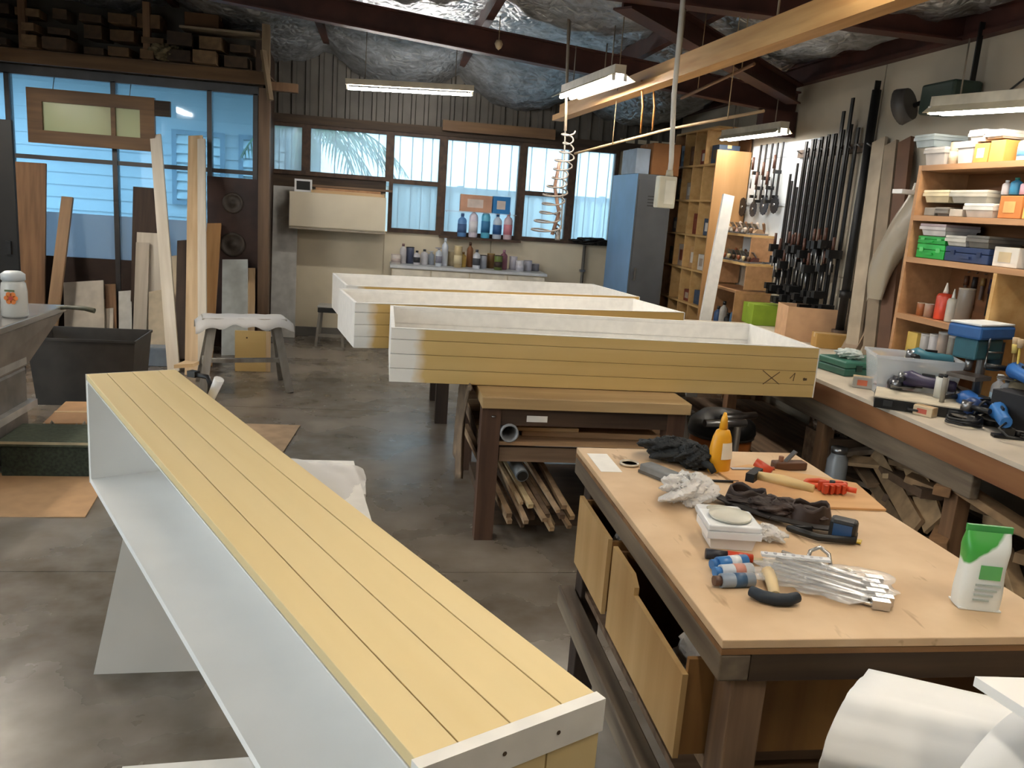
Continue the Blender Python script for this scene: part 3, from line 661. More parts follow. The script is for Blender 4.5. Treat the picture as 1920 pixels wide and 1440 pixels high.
# racked offcuts below it
ru = random.Random(21)
def offcut(i, y, x, z, L, wd, th, pitch, yaw, hexc, lab):
    o = MB().box(-L/2, L/2, -wd/2, wd/2, -th/2, th/2).build('offcut', pm(hexc, .75, 0, .22, 14, rnd=.1), bevel=.003)
    o.location = (x, y, z); o.rotation_euler = (R(ru.uniform(-12, 12)), R(pitch), R(yaw)); tag(o, lab, 'timber', 'offcuts racked under the wall bench')
bays = {'far bay': (3.15, 4.15), 'near bay': (1.75, 3.02)}
hx = ['#8a7055', '#a98a66', '#6d573f', '#9b7d5c', '#7c6a58', '#b59a76', '#5f4a38', '#8f6b48']
for bay, (ya, yb) in bays.items():
    for i in range(20):
        col_, row = i % 4, i//4
        y = ya+(yb-ya)*(.12+.25*col_)+ru.uniform(-.05, .05); z = .16+row*.085+ru.uniform(0, .02)
        rown = ['bottom row', 'second row', 'third row', 'fourth row', 'top row'][row]; coln = ['nearest', 'second-nearest', 'third', 'farthest'][col_]
        offcut(i, y, X0+.14+ru.uniform(-.03, .14), z, ru.uniform(.3, .6), ru.uniform(.06, .12), ru.uniform(.02, .045), ru.uniform(-20, 22), 90+ru.uniform(-55, 45), hx[(i*3+len(bay)) % 8],
               '%s offcut in %s, %s under wall bench' % (coln, rown, bay))
# distinct pieces in the rack
for k, (p0, p1, w_, th, c, lb) in enumerate((
    (at(1640, 850, X=2.62), at(1720, 990, X=2.47), .09, .02, '#9b8060', 'long plank slanting down to the left in the far bay under wall bench'),
    (at(1700, 830, X=2.66), at(1752, 985, X=2.5), .12, .018, '#a98d69', 'wide tan board leaning beside the bench leg in the far bay'),
    (at(1600, 850, X=2.7), at(1690, 985, X=2.5), .06, .03, '#7d664c', 'narrow brown batten leaning at far end of the far bay'),
    (at(1800, 905, X=2.62), at(1838, 880, X=2.62), .03, .03, '#d8cfc2', 'short white-painted stick poking out under near half of wall bench'),
    (at(1615, 820, X=2.6), at(1650, 835, X=2.6), .05, .05, '#c9cdd0', 'pale plastic block on top of the far offcut bay'))):
    plank_between('offcut', p1, p0, w_, th, pm(c, .7, 0, .2, 14), lb, 'timber', None, (-1, 0, .3))
# shavings and rags spilling at far corner below the bench
o = crumple(33, .12, .12, .12, .5, 34, 22).build('rag_heap', pm('#8b7868', .9, 0, .5, 25, .4)); put(o, (2.62, 4.28, .45)); tag(o, 'heap of brown rags under far part of wall bench', 'rags')
o = MB().box(0, .3, 0, .28, 0, .32).build('crate', M['oldx']); put(o, (2.5, 4.15, .131)); tag(o, 'rough timber crate holding rags under wall bench', 'crate')
jr = thing('jar', 'dusty glass jar beside the offcuts below far end of wall bench', 'jar', (2.44, 3.95, .132), 0)
MB().lathe([(.05, 0), (.055, .01), (.055, .26), (.04, .29), (.04, .3)], 14).build('body', pm('#8d9297', .25), jr); MB().lathe([(.043, .3), (.043, .33), (0, .331)], 14).build('lid', M['steel'], jr)
# ================================================================ generic small goods (front faces local -y)
def bottle(label, loc, r, h, col, cap='#e8e6e0', band=None, shape='round', rz=0, group=None, name='bottle', cat='bottle', matb=None):
    t = thing(name, label, cat, loc, rz, group); mb_ = matb or pm(col, .35)
    n = 4 if shape == 'square' else 14
    neck = .3 if shape != 'can' else .97
    pr = [(r*.92, 0), (r, .02*h), (r, .68*h), (r*.85, .76*h), (r*neck+.002, .84*h), (r*neck, .88*h)] if shape != 'can' else [(r, 0), (r, h*.93), (r*.96, h*.95)]
    k = 1.3 if shape == 'square' else 1
    if shape == 'nozzle': pr = [(r*.95, 0), (r, .02*h), (r, .62*h), (r*.8, .7*h), (r*.3, .72*h)]
    MB().lathe([(a*k, z) for a, z in pr], n).build('body', mb_, t)
    if shape == 'nozzle': MB().lathe([(r*.38, .72*h), (r*.3, .8*h), (r*.1, h), (0, h)], 10).build('nozzle', pm(cap, .4), t)
    elif shape == 'can': MB().lathe([(r*1.02, h*.93), (r*1.02, h*.97), (r*.9, h*.97), (r*.85, h*.955), (0, h*.955)], 16).build('lid', pm(cap, .4), t)
    elif shape == 'spray':
        MB().lathe([(r*.4, .88*h), (r*.4, .93*h), (0, .93*h)], 10).build('collar', pm(cap, .4), t)
        MB().prism([(-r*.9, .95*h), (r*.7, .95*h), (r*.7, h), (-r*.6, h), (-r*1.3, .985*h)], -r*.3, r*.3, 'y').build('trigger', pm(cap, .4), t)
    else: MB().lathe([(r*neck+.004, .87*h), (r*neck+.004, h), (0, h)], 10).build('cap', pm(cap, .4), t)
    if band: MB().lathe([(r*k+.001, .18*h), (r*k+.001, .55*h)], n).build('label_band', pm(band, .5), t)
    return t
def carton(label, loc, w_, d_, h_, col, rz=0, group=None, tape='#c8ab82', lab=None, opened=False, name='carton', cat='box'):
    t = thing(name, label, cat, loc, rz, group); c = pm(col, .75, 0, .08, 10)
    if opened:
        e = .006
        MB().box(-w_/2, w_/2, -d_/2, -d_/2+e, 0, h_).box(-w_/2, w_/2, d_/2-e, d_/2, 0, h_).box(-w_/2, -w_/2+e, -d_/2+e, d_/2-e, 0, h_).box(w_/2-e, w_/2, -d_/2+e, d_/2-e, 0, h_).box(-w_/2+e, w_/2-e, -d_/2+e, d_/2-e, 0, e).build('body', c, t)
    else:
        MB().box(-w_/2, w_/2, -d_/2, d_/2, 0, h_).build('body', c, t, bevel=.003)
        MB().box(-w_/2-.001, w_/2+.001, -.02, .02, h_-.03, h_+.001).build('tape', pm(tape, .4), t)
    if lab: MB().box(-w_*.28, w_*.22, -d_/2-.0015, -d_/2, h_*.25, h_*.75).build('printed_label', pm(lab, .5), t)
    return t
def tub(label, loc, w_, d_, h_, mat, lidc=None, rz=0, group=None, taper=.88, fill=None, name='plastic_tub', cat='tub'):
    t = thing(name, label, cat, loc, rz, group); a, b_ = w_/2, d_/2; k = taper; e = .006
    out = lambda x, y, z, q: [(-x*q, -y*q, z), (x*q, -y*q, z), (x*q, y*q, z), (-x*q, y*q, z)]
    mb = MB(); mb.v = out(a, b_, 0, k)+out(a, b_, h_, 1)+out(a-e, b_-e, h_, 1)+out(a-e, b_-e, e, k)
    for s0 in (0, 4, 8):
        for i in range(4): mb.f.append((s0+i, s0+(i+1) % 4, s0+4+(i+1) % 4, s0+4+i)); mb.sm.append(False)
    mb.f += [(3, 2, 1, 0), (12, 13, 14, 15)]; mb.sm += [False]*2
    mb.build('body', mat, t)
    r_ = MB()
    for x0, x1, y0, y1 in ((-a-.006, a+.006, -b_-.006, -b_), (-a-.006, a+.006, b_, b_+.006), (-a-.006, -a, -b_, b_), (a, a+.006, -b_, b_)): r_.box(x0, x1, y0, y1, h_-.015, h_+.002)
    r_.build('rim', mat, t)
    if lidc: MB().box(-a-.005, a+.005, -b_-.005, b_+.005, h_+.0021, h_+.018).build('lid', pm(lidc, .4), t, bevel=.004)
    if fill: MB().box(-a*k, a*k, -b_*k, b_*k, .01, h_*.7).build('contents', fill, t)
    return t
def organiser(label, loc, w_, d_, h_, col, rz=0, group=None, lidc='#d8dcdc', latch='#c8b060'):
    t = thing('parts_case', label, 'case', loc, rz, group)
    MB().box(-w_/2, w_/2, -d_/2, d_/2, 0, h_*.6).build('tray', pm(col, .4), t, bevel=.004)
    MB().box(-w_/2, w_/2, -d_/2, d_/2, h_*.62, h_).build('lid', pm(lidc, .3), t, bevel=.004)
    for x in (-w_*.3, w_*.3): MB().box(x-.015, x+.015, -d_/2-.006, -d_/2, h_*.45, h_*.75).build('latch', pm(latch, .4), t)
    MB().box(-w_*.12, w_*.12, -d_/2-.012, -d_/2-.004, h_*.25, h_*.4).build('handle', pm(col, .5), t)
    return t
RZ = -PI/2     # faces the room from the right wall

# ================================================================ supply shelves at right
SX = 2.98
bc = thing('bookcase', 'orange-brown timber supply shelves standing on the right wall bench', 'shelves', (SX, 4.46, BZ+.002))
z0 = BZ+.002
MB().box(0, .3, 0, .025, 0, 1.98-z0).build('end_panel', M['orangey'], bc)
MB().box(0, .3, -2.6, -2.575, 0, 1.98-z0).build('end_panel', M['orangey'], bc)
MB().box(.3, .308, -2.6, .025, 0, 1.98-z0).build('back_panel', wood('shelf_back', '#6d4423', '#85552e', 'y', 3), bc)
for k, z in enumerate((1.95, 1.675, 1.44, 1.115)):
    y0 = -.72 if k == 3 else -2.574
    MB().box(0, .299, y0, -.001, z-z0, z+.03-z0).build('shelf', M['orangey'], bc)
MB().box(0, .299, -.745, -.721, 0, 1.439-z0).build('divider', M['ply'], bc)
SH = {1: 1.981, 2: 1.706, 3: 1.471, 4: 1.146, 0: BZ+.002}
def slot(x0, x1, ytop, sh, X=SX+.03, base=None):
    """y-range and height of something seen between columns x0..x1 with its top at row ytop"""
    zb_ = base if base is not None else SH[sh]
    def yz(px_):  # find row whose ray meets shelf height at plane X
        lo, hi = 100, 900
        for _ in range(30):
            md = (lo+hi)/2
            if at(px_, md, X=X).z > zb_: lo = md
            else: hi = md
        return at(px_, md, X=X).y
    ya, yb = yz(x0), yz(x1); zt_ = at((x0+x1)/2, ytop, X=X).z
    return (ya+yb)/2, abs(ya-yb), max(.02, zt_-zb_), zb_
G1 = 'goods on the supply shelves'
def s_tub(x0, x1, yt, sh, col, lidc, lab, d=.2, base=None, X=SX+.03):
    y, w_, h_, zb_ = slot(x0, x1, yt, sh, X, base); return tub(lab, (X+d/2, y, zb_+.001), w_*.96, d, h_-.02, pm(col, .4), lidc, RZ, G1)
def s_box(x0, x1, yt, sh, col, lab, d=.2, base=None, X=SX+.03, lb=None):
    y, w_, h_, zb_ = slot(x0, x1, yt, sh, X, base); return carton(lab, (X+d/2, y, zb_+.001), w_*.96, d, h_-.004, col, RZ, G1, lab=lb)
def s_bot(x0, x1, yt, sh, col, lab, cap='#e8e6e0', shape='round', band=None, base=None, X=SX+.05):
    y, w_, h_, zb_ = slot(x0, x1, yt, sh, X, base); r_ = w_/2*.9; return bottle(lab, (X+r_, y, zb_+.001), r_, h_, col, cap, band, shape, RZ, G1)
# top shelf
s_tub(1730, 1768, 276, 1, '#b9b3ac', '#cfcac4', 'grey lidded tub at far left end of top supply shelf')
s_tub(1713, 1750, 252, 1, '#a9b3b4', '#b9c2c0', 'pale grey-green tub stacked above the far left tub on top supply shelf', base=at(1730, 276, X=SX+.03).z+.0)
s_bot(1769, 1789, 264, 1, '#d9c9ae', 'cream bottle with black cap on top supply shelf', '#2a221c', 'can', '#e8dcc0')
s_tub(1790, 1820, 265, 1, '#c2bdb6', '#cfcac4', 'grey lidded tub right of the cream bottle on top supply shelf')
s_box(1822, 1850, 268, 1, '#c98a44', 'orange carton with pale label on top supply shelf', lb='#f2dfb4')
s_box(1851, 1880, 262, 1, '#d2954a', 'plain orange carton right of the labelled one on top supply shelf')
zt_ = at(1840, 266, X=SX+.03).z
s_tub(1816, 1846, 243, 1, '#dcd8cf', '#e6e3dc', 'white tub stacked on the labelled orange carton', base=zt_+.004)
s_tub(1846, 1879, 243, 1, '#d6cfc4', '#e2ddd2', 'cream tub stacked on the plain orange carton', base=zt_+.012)
s_bot(1893, 1925, 252, 1, '#eeeae4', 'white bottle with blue label at right edge of top supply shelf', '#e8dcc8', 'round', '#5f9fd0')
# second shelf
s_box(1731, 1752, 388, 2, '#8d867b', 'grey-brown carton at far left of second supply shelf')
s_tub(1753, 1776, 388, 2, '#6d675f', '#7b756c', 'dark grey tub on second supply shelf')
s_box(1778, 1803, 391, 2, '#b3aca0', 'low grey carton on second supply shelf')
s_tub(1805, 1860, 381, 2, '#c9c6be', '#dcd9d2', 'long white tub with dark opening on second supply shelf')
zt_ = at(1760, 384, X=SX+.03).z
s_tub(1730, 1778, 356, 2, '#d8c8a2', '#dfd2b0', 'cream tub stacked at left of second supply shelf', base=zt_+.012)
s_tub(1779, 1850, 356, 2, '#b4ae9f', '#c5c0b2', 'wide grey tub stacked on the middle of second supply shelf', base=zt_+.012)
s_box(1868, 1912, 366, 2, '#b8743a', 'orange-brown carton at right of second supply shelf', lb='#d0a060')
zt_ = at(1890, 366, X=SX+.03).z
s_bot(1872, 1884, 338, 2, '#d9d4d4', 'white bottle on the orange-brown carton', '#e8e4e0', base=zt_+.004)
s_bot(1885, 1902, 333, 2, '#3f8fb8', 'blue and teal bottle on the orange-brown carton', '#1f6a5c', base=zt_+.004)
s_bot(1904, 1922, 338, 2, '#c8a8b8', 'pink-capped bottle at right edge of second supply shelf', '#c080a0', base=zt_+.004)
s_box(1914, 1950, 380, 2, '#e0b060', 'yellow carton at right edge of second supply shelf')
# third shelf
y, w_, h_, zb_ = slot(1716, 1767, 458, 3)
organiser('lower green parts case at left of third supply shelf', (SX+.13, y, zb_+.001), w_, .2, h_, '#1f9a3c', RZ, G1, '#35a850', '#58b868')
y, w2, h2, zb2 = slot(1720, 1771, 434, 3, base=zb_+h_+.003)
organiser('upper green parts case stacked at left of third supply shelf', (SX+.13, y, zb2), w2, .2, h2*.62, '#219a3e', RZ, G1, '#2a9c46', '#58b868')
s_tub(1724, 1772, 419, 3, '#c9c2c0', '#b5a3a6', 'pale tray of small packets on top of the green parts cases', base=zb2+h2*.62+.003)
y, w_, h_, zb_ = slot(1769, 1850, 464, 3)
organiser('navy blue parts case on third supply shelf', (SX+.13, y, zb_+.001), w_, .2, h_, '#26375c', RZ, G1, '#2c3c60', '#1d2a48')
s_tub(1772, 1810, 441, 3, '#c3bfb4', '#d3cfc5', 'pale tub stacked on the navy parts case', base=zb_+h_+.003)
s_tub(1811, 1852, 441, 3, '#6a665f', '#77736b', 'grey tub at right on the navy parts case', base=zb_+h_+.003)
s_box(1858, 1906, 462, 3, '#d7d1c6', 'white paper packet at right of third supply shelf', lb='#c9b690')
s_bot(1911, 1935, 440, 3, '#cfd6da', 'clear bottle at right edge of third supply shelf', '#dfe4e8')
s_box(1862, 1896, 447, 3, '#4a4038', 'dark tool pouch behind the white packet on third supply shelf', d=.08, X=SX+.2)
# fourth shelf (short)
s_bot(1741, 1762, 528, 4, '#d84a30', 'red bottle with white nozzle on lower supply shelf', '#efe6d8', 'nozzle')
s_bot(1764, 1778, 540, 4, '#c3bcae', 'small grey bottle beside the red nozzle bottle', '#e8e4da', 'nozzle')
s_bot(1779, 1800, 536, 4, '#8f8478', 'grey-brown tin right of the small grey bottle', '#a89c8c', 'can')
s_bot(1712, 1724, 566, 4, '#a8653c', 'small brown jar at far left of lower supply shelf', '#c8b8a0', 'can')
s_bot(1726, 1738, 568, 4, '#b0907a', 'small pinkish jar beside the red nozzle bottle', '#d8ccc0', 'can')
# tools hanging at the back of that compartment
for i in range(9):
    y = 4.3-.068*i; L = (.16, .2, .14, .22, .17, .24, .15, .2, .18)[i]
    t = thing('hanging_tool', '%s hand tool from the left hanging under third supply shelf' % ORD[i], 'tool', (WX-.035, y, 1.41), RZ, 'tools hanging under the third supply shelf')
    MB().cyl((0, 0, -.02), (0, 0, -L*.45), .012, .014, 8).build('handle', pm(['#5a3a24', '#2a2422', '#8a6a3a', '#3a2c3c', '#6a4a2c', '#b8b4ae', '#2c2a2a', '#4a3a2c', '#7a6a3c'][i], .5), t)
    MB().box(-.009, .009, -.004, .004, -L, -L*.45).build('blade', M['blackm'] if i % 2 else M['steel'], t)
    MB().tube([(0, .0, .0), (0, .02, .005)], .003, 5).build('hook', M['steel'], t)
# small goods on bench below the shelves
zt_ = SH[0]
for k, (px1, px2, yt, c, lb, shp) in enumerate(((1693, 1712, 622, '#d8b860', 'yellow sponge pack at far end of bench under supply shelves', 'box'), (1714, 1728, 622, '#b8b4b0', 'first grey tin on bench under supply shelves', 'can'), (1730, 1744, 622, '#c8c4c4', 'second pale tin on bench under supply shelves', 'can'), (1746, 1762, 618, '#a8988c', 'third brown-grey tin on bench under supply shelves', 'can'), (1765, 1778, 625, '#8c8880', 'fourth dark tin on bench under supply shelves', 'can'))):
    y = at((px1+px2)/2, 640, X=SX+.05).y; w_ = abs(at(px1, 640, X=SX+.05).y-at(px2, 640, X=SX+.05).y); h_ = at((px1+px2)/2, yt, X=SX+.05).z-zt_
    if shp == 'box': carton(lb, (SX+.12, y, zt_+.001), w_, .1, h_, c, RZ, G1)
    else: bottle(lb, (SX+.1, y, zt_+.001), w_/2*.9, h_, c, '#cfcac4', None, 'can', 0, G1, 'tin', 'tin')
# ================================================================ things on the right-hand bench
def on(px, py, z=BZ): p = at(px, py, Z=z); return Vector((p.x, p.y, z+.001))
p = on(1592, 705)
gc = thing('tool_case', 'dark green flat tool case on wall bench beyond the clear tub', 'case', p+Vector((.12, .12, 0)), R(8))
MB().box(-.19, .19, -.13, .13, 0, .045).build('body', pm('#2f5f52', .4), gc, bevel=.008); MB().box(-.19, .19, -.13, .13, .047, .085).build('lid', pm('#3a6f60', .4), gc, bevel=.008)
for x in (-.1, .1): MB().box(x-.02, x+.02, -.137, -.13, .03, .065).build('latch', pm('#1e3a34', .4), gc)
o = crumple(61, .05, .04, .03, .25, 16, 10).build('yellow_glove', pm('#d8a83a', .7)); put(o, p+Vector((.2, .06, .086)), R(20)); tag(o, 'crumpled yellow glove lying on the green tool case', 'glove')
o = crumple(62, .07, .05, .028, .3, 16, 10).build('rag', pm('#c9d2cf', .8)); put(o, p+Vector((.04, .1, .086)), R(-20)); tag(o, 'pale rag lying on the green tool case', 'rag')
p = on(1640, 738)
ct = tub('clear plastic tub of hardware on wall bench', (p.x+.2, p.y+.02, p.z), .42, .28, .21, M['clear'], None, R(-20), None, .86)
hw = random.Random(9)
for k, (x, y, c, lb) in enumerate(((-.08, 0, '#c85a2c', 'orange-handled tool lying in the clear tub'), (.05, .04, '#e4dcd4', 'white packet lying in the clear tub'), (.1, -.06, '#b8b0a4', 'grey fittings packet lying in the clear tub'))):
    t = thing('packet', lb, 'packet', (p.x+.2+x, p.y-.02+y, p.z+.008), R(30*k-20), 'contents of the clear tub')
    MB().box(-.06, .06, -.035, .035, 0, .06+.03*(k == 0)).build('body', pm(c, .5), t, bevel=.01); MB().box(-.03, .03, -.036, -.035, .015, .045).build('printed_label', pm('#e8e4dc', .5), t)
# open black case with pale board on it
p = at(1740, 762, Z=BZ)
kc = thing('tool_case', 'black open tool case lying on front edge of wall bench', 'case', (2.60, 3.60, BZ+.001), R(-32))
MB().box(-.2, .2, -.13, .13, 0, .012).box(-.2, .2, -.13, -.122, .012, .045).box(-.2, .2, .122, .13, .012, .045).box(-.2, -.192, -.122, .122, .012, .045).box(.192, .2, -.122, .122, .012, .045).build('tray', M['black'], kc)
MB().tube([(-.05, -.135, .02), (-.05, -.165, .02), (.05, -.165, .02), (.05, -.135, .02)], .006, 6).build('handle', M['black'], kc)
for x in (-.14, .14): MB().box(x-.02, x+.02, -.137, -.13, .015, .04).build('latch', pm('#3a3a3a', .4), kc)
o = MB().box(-.21, .2, -.14, .14, 0, .006).build('pale_sheet', pm('#cdc3ad', .6)); put(o, (2.62, 3.61, BZ+.048), R(-34)); tag(o, 'pale cream sheet lying over the black case on wall bench', 'sheet')
# ear defenders, bottle, papers, small black tool
hp = thing('ear_defenders', 'black ear defenders at front edge of wall bench', 'ear defenders', on(1832, 797)+Vector((.02, 0, 0)), R(10))
for x in (-.055, .055): MB().lathe([(.04, 0), (.045, .01), (.04, .04), (.02, .05), (0, .05)], 14, (x, 0, .0)).build('ear_cup', M['black'], hp)
MB().tube([(-.055+.11*i/12, .0, .05+.06*math.sin(PI*i/12)) for i in range(13)], .007, 6).build('headband', M['black'], hp)
bottle('clear plastic water bottle standing on wall bench behind the ear defenders', on(1862, 778), .033, .2, '#c7d2d6', '#dfe6ea', '#9fb7c4', 'round', matb=M['clear'])
for k, (px_1, py_1, c, lb) in enumerate(((1895, 775, '#d9c9ae', 'cream papers in front of the water bottle on wall bench'), (1905, 790, '#e2dccf', 'white papers at right edge on wall bench'))):
    t = thing('papers', lb, 'papers', on(px_1, py_1), R(12+30*k))
    for j in range(3): MB().obox((.01*j, .006*j, .004+.004*j), (.15, .1, .0035), rotz(R(6*j))).build('sheet', pm(c, .7, 0, .04+.02*j), t)
sq = thing('block_plane', 'small black tool with flat base at right edge of wall bench', 'tool', on(1893, 822), R(-20))
MB().box(-.07, .07, -.022, .022, 0, .012).build('base', M['blackm'], sq); MB().box(-.03, .01, -.018, .018, .0125, .045).build('body', M['black'], sq); MB().cyl((.03, 0, .0125), (.03, 0, .035), .012, n=10).build('knob', M['blackm'], sq)
# blue drill press: base, column, table, head, motor cover
dp = thing('drill_press', 'blue bench drill press with white-topped belt cover before the supply shelves', 'drill press', (2.88, 3.62, BZ+.001), R(-70))
MB().box(-.09, .09, -.14, .1, 0, .03).build('base', M['blue'], dp, bevel=.006); MB().cyl((0, .05, .03), (0, .05, .42), .022, n=12).build('column', M['steel'], dp)
MB().box(-.075, .075, -.1, .03, .16, .18).build('table', M['iron'], dp)
MB().box(-.06, .06, -.11, .1, .26, .36).build('head', pm('#2f6370', .45), dp, bevel=.01)
MB().box(-.085, .085, -.14, .14, .361, .425).build('belt_cover', M['blue'], dp, bevel=.012); MB().box(-.08, .08, -.135, .135, .426, .437).build('cover_lid', pm('#d8dcdc', .4), dp, bevel=.004)
MB().cyl((0, -.05, .2), (0, -.05, .26), .016, .02, 10).build('chuck', M['steel'], dp)
for a in (0, 2.1, 4.2): MB().tube([(.06, -.02, .3), (.085, -.02+.08*math.cos(a), .3+.08*math.sin(a))], .005, 6).build('feed_handle', M['steel'], dp)
MB().cyl((0, .12, .2), (0, .12, .34), .05, n=14).build('motor', pm('#254f66', .45), dp)
# small grinders and routers in blue and black
def grinder(label, loc, rz, body, L=.26):
    t = thing('power_tool', label, 'power tool', loc, rz, 'corded power tools on the wall bench')
    MB().tube([(-L*.5, 0, .05), (-L*.45, 0, .05), (L*.1, 0, .055), (L*.3, 0, .06), (L*.42, 0, .055)], [.022, .028, .03, .042, .034], 12).build('body', pm(body, .4), t)
    MB().cyl((L*.42, 0, .04), (L*.42, 0, .085), .03, .026, 12).build('gear_head', M['steel'], t); MB().cyl((L*.42, 0, .012), (L*.42, 0, .018), .06, n=18).build('disc', pm('#5a544c', .7), t)
    MB().tube([(L*.42, .03, .06), (L*.42, .12, .065)], .013, 8).build('side_handle', M['black'], t); MB().box(-.03, .03, -.004, .004, .08, .094).build('switch', M['black'], t)
    MB().tube([(-L*.5, 0, .05), (-L*.65, .03, .03), (-L*.8, 0, .008), (-L*.9, -.08, .008)], .005, 6).build('cord', M['black'], t)
    return t
grinder('blue angle grinder at right end of wall bench', (2.80, 3.42, BZ+.02), R(100), '#2c62a8', .3)
grinder('second blue grinder on top of the black box at right', (2.86, 3.28, BZ+.19), R(70), '#2d66ac', .3)
grinder('dark violet drill behind the pale sheet on wall bench', (2.70, 3.70, BZ+.06), R(140), '#3a3450', .26)
grinder('teal sander beside the drill press on wall bench', (2.85, 3.92, BZ+.15), R(160), '#3a7080', .22)
carton('olive carton of discs beneath the teal sander', (2.88, 3.92, BZ+.001), .22, .14, .14, '#6a6a50', R(-80), lab='#8aa060')
carton('black toolbox at right end of wall bench under a grinder', (2.88, 3.2, BZ+.001), .3, .18, .17, '#232326', R(-75), tape='#3a3a3c', name='toolbox', cat='toolbox')
for k, (x, y, r_, c, lb) in enumerate(((2.72, 3.62, .03, '#c8c8c0', 'white cylindrical filter by the pale sheet'), (2.66, 3.52, .012, '#8a8478', 'steel rod standing behind the pale sheet'))):
    t = thing('fitting', lb, 'fitting', (x, y, BZ+.056), 0); MB().cyl((0, 0, 0), (0, 0, .1+.02*k), r_, n=12).build('body', pm(c, .4), t); MB().cyl((0, 0, .1+.02*k), (0, 0, .115+.02*k), r_*.7, n=12).build('tip', M['black'], t)
t = thing('brush_jar', 'jar of yellow-tipped brushes under the third supply shelf', 'jar', (2.93, 3.36, BZ+.001)); MB().lathe([(.05, 0), (.055, .12), (.05, .2), (.047, .2), (.05, .02), (0, .02)], 14).build('jar', pm('#7a6e58', .4), t)
for i in range(11):
    a = i*2.4; q = Vector((.03*math.cos(a), .03*math.sin(a), .03)); e = q*1.9+Vector((0, 0, .27+.03*(i % 3)))
    br = MB().cyl(q, e, .005, n=6).build('brush', pm(['#8a6a3a', '#c8b050', '#6a5a48'][i % 3], .6), t); MB().cyl(e, e+Vector((0, 0, .04)), .012, .016, 8).build('bristles', pm(['#d0b868', '#b8a080', '#c8c0b0'][i % 3], .9), br)

grinder('navy belt sander behind the ear defenders on wall bench', (2.76, 3.36, BZ+.02), R(190), '#27406e', .24)
grinder('blue jigsaw lying in front of the black toolbox', (2.72, 3.2, BZ+.02), R(60), '#2f70b4', .26)
grinder('black router lying between the drill press and pale sheet', (2.62, 3.86, BZ+.02), R(250), '#2b2a30', .2)
for k, (x, y, r_, c, lb) in enumerate(((2.62, 3.30, .07, '#1c1c1e', 'coil of black cord at front of wall bench'), (2.80, 3.12, .09, '#2a2724', 'coil of dark cord at right edge on wall bench'))):
    o = MB().tube([((r_+.006*math.sin(i*1.7))*math.cos(i*.35), (r_+.006*math.sin(i*1.3))*math.sin(i*.35), .006+.0006*i) for i in range(60)], .005, 6).build('cord_coil', pm(c, .5)); put(o, (x, y, BZ+.001)); tag(o, lb, 'cord')
bottle('grey spray can standing beside the brush jar', (2.95, 3.47, BZ+.001), .03, .2, '#9a9c9e', '#3a3a3c', '#6a7a8a', 'round')
bottle('white glue bottle standing at back of wall bench by the clear tub', (2.9, 4.12, BZ+.001), .03, .18, '#dcd8ce', '#c8a040', None, 'nozzle')
carton('small grey screw box beside the clear tub on wall bench', (2.58, 4.06, BZ+.001), .1, .07, .06, '#a8a49a', R(-30), lab='#c86a4a')
carton('small red-labelled screw box in front of the black case', (2.54, 3.46, BZ+.001), .09, .06, .045, '#c9b89a', R(-60), lab='#b0503c')

# cartons on the far part of the bench
p = on(1500, 642); carton('open tan cardboard box on far part of wall bench', (p.x+.14, p.y+.16, p.z), .42, .3, .25, '#c49d78', R(-12), opened=True)
MBp = on(1420, 610)
carton('lime green carton on far part of wall bench', (MBp.x+.1, MBp.y+.1, MBp.z), .3, .24, .17, '#84a02a', R(-4), tape='#93ac3c')
carton('low yellow-brown carton in front of the open cardboard box', (p.x+.18, p.y-.2, p.z), .34, .14, .1, '#b08a4c', R(-14))

# ================================================================ right wall: pipes, clamps, leaning stock
pole = thing('steel_pipe', 'tall dark steel pipe standing against right wall beside the clamps', 'pipe', (WX-.05, 5.5, BZ+.001))
MB().cyl((0, 0, 0), (0, 0, 1.76), .03, n=12).build('pipe_body', M['blackm'], pole); MB().cyl((0, 0, 0), (0, 0, .12), .055, n=12).build('foot', pm('#5a4636', .6), pole); MB().cyl((0, 0, .35), (0, 0, .4), .04, n=12).build('collar', M['blackm'], pole)
MB().box(-.02, .02, -.005, .005, 1.76, 1.82).build('wall_tab', M['blackm'], pole)
def clamp(label, y, ztop, L, off=0, big=False, jaw=1, group='sash clamps hung on the right wall'):
    x = WX-.045-off; t = thing('sash_clamp', label, 'clamp', (x, y, ztop-L), 0, group)
    w_ = .016 if big else .011
    MB().box(-.006, .006, -w_, w_, 0, L).build('bar', M['blackm'] if big else pm('#3c3a3a', .4, .6), t)
    MB().box(-.09*jaw, .012, -w_-.008*jaw, w_+.008*jaw, .0, .05*jaw).build('fixed_jaw', M['blackm'], t)
    h_ = L*.22+.05*((int(y*100)) % 3)
    MB().box(-.095*jaw, .012, -w_-.008*jaw, w_+.008*jaw, h_, h_+.06*jaw).build('sliding_jaw', M['black'], t)
    MB().cyl((-.055, 0, h_+.0), (-.055, 0, h_-.12), .007, n=8).build('screw', M['steel'], t)
    MB().cyl((-.055, 0, h_+.04), (-.055, 0, h_+.15), .013, .011, 8).build('handle', pm('#4a2a1c', .5), t)
    return t
yy = [6.55-.049*i for i in range(19)]
zt = [1.95, 2.0, 1.9, 2.08, 2.2, 2.24, 2.26, 2.25, 2.27, 2.24, 2.28, 2.26, 2.28, 2.27, 2.3, 2.42, 2.33, 2.5, 2.3]
for i, (y, z) in enumerate(zip(yy, zt)):
    clamp('%s long dark sash clamp from the left in the row on right wall' % ORD[i], y, z, z-(1.03+.06*math.sin(i*2.3)), .045*(i % 2), i > 4)
rk = thing('clamp_rail', 'dark rail carrying the long clamps on right wall', 'rail', (WX-.02, 5.97, 2.16)); MB().box(-.02, .018, -.56, .56, -.03, .03).build('rail', M['darkx'], rk)
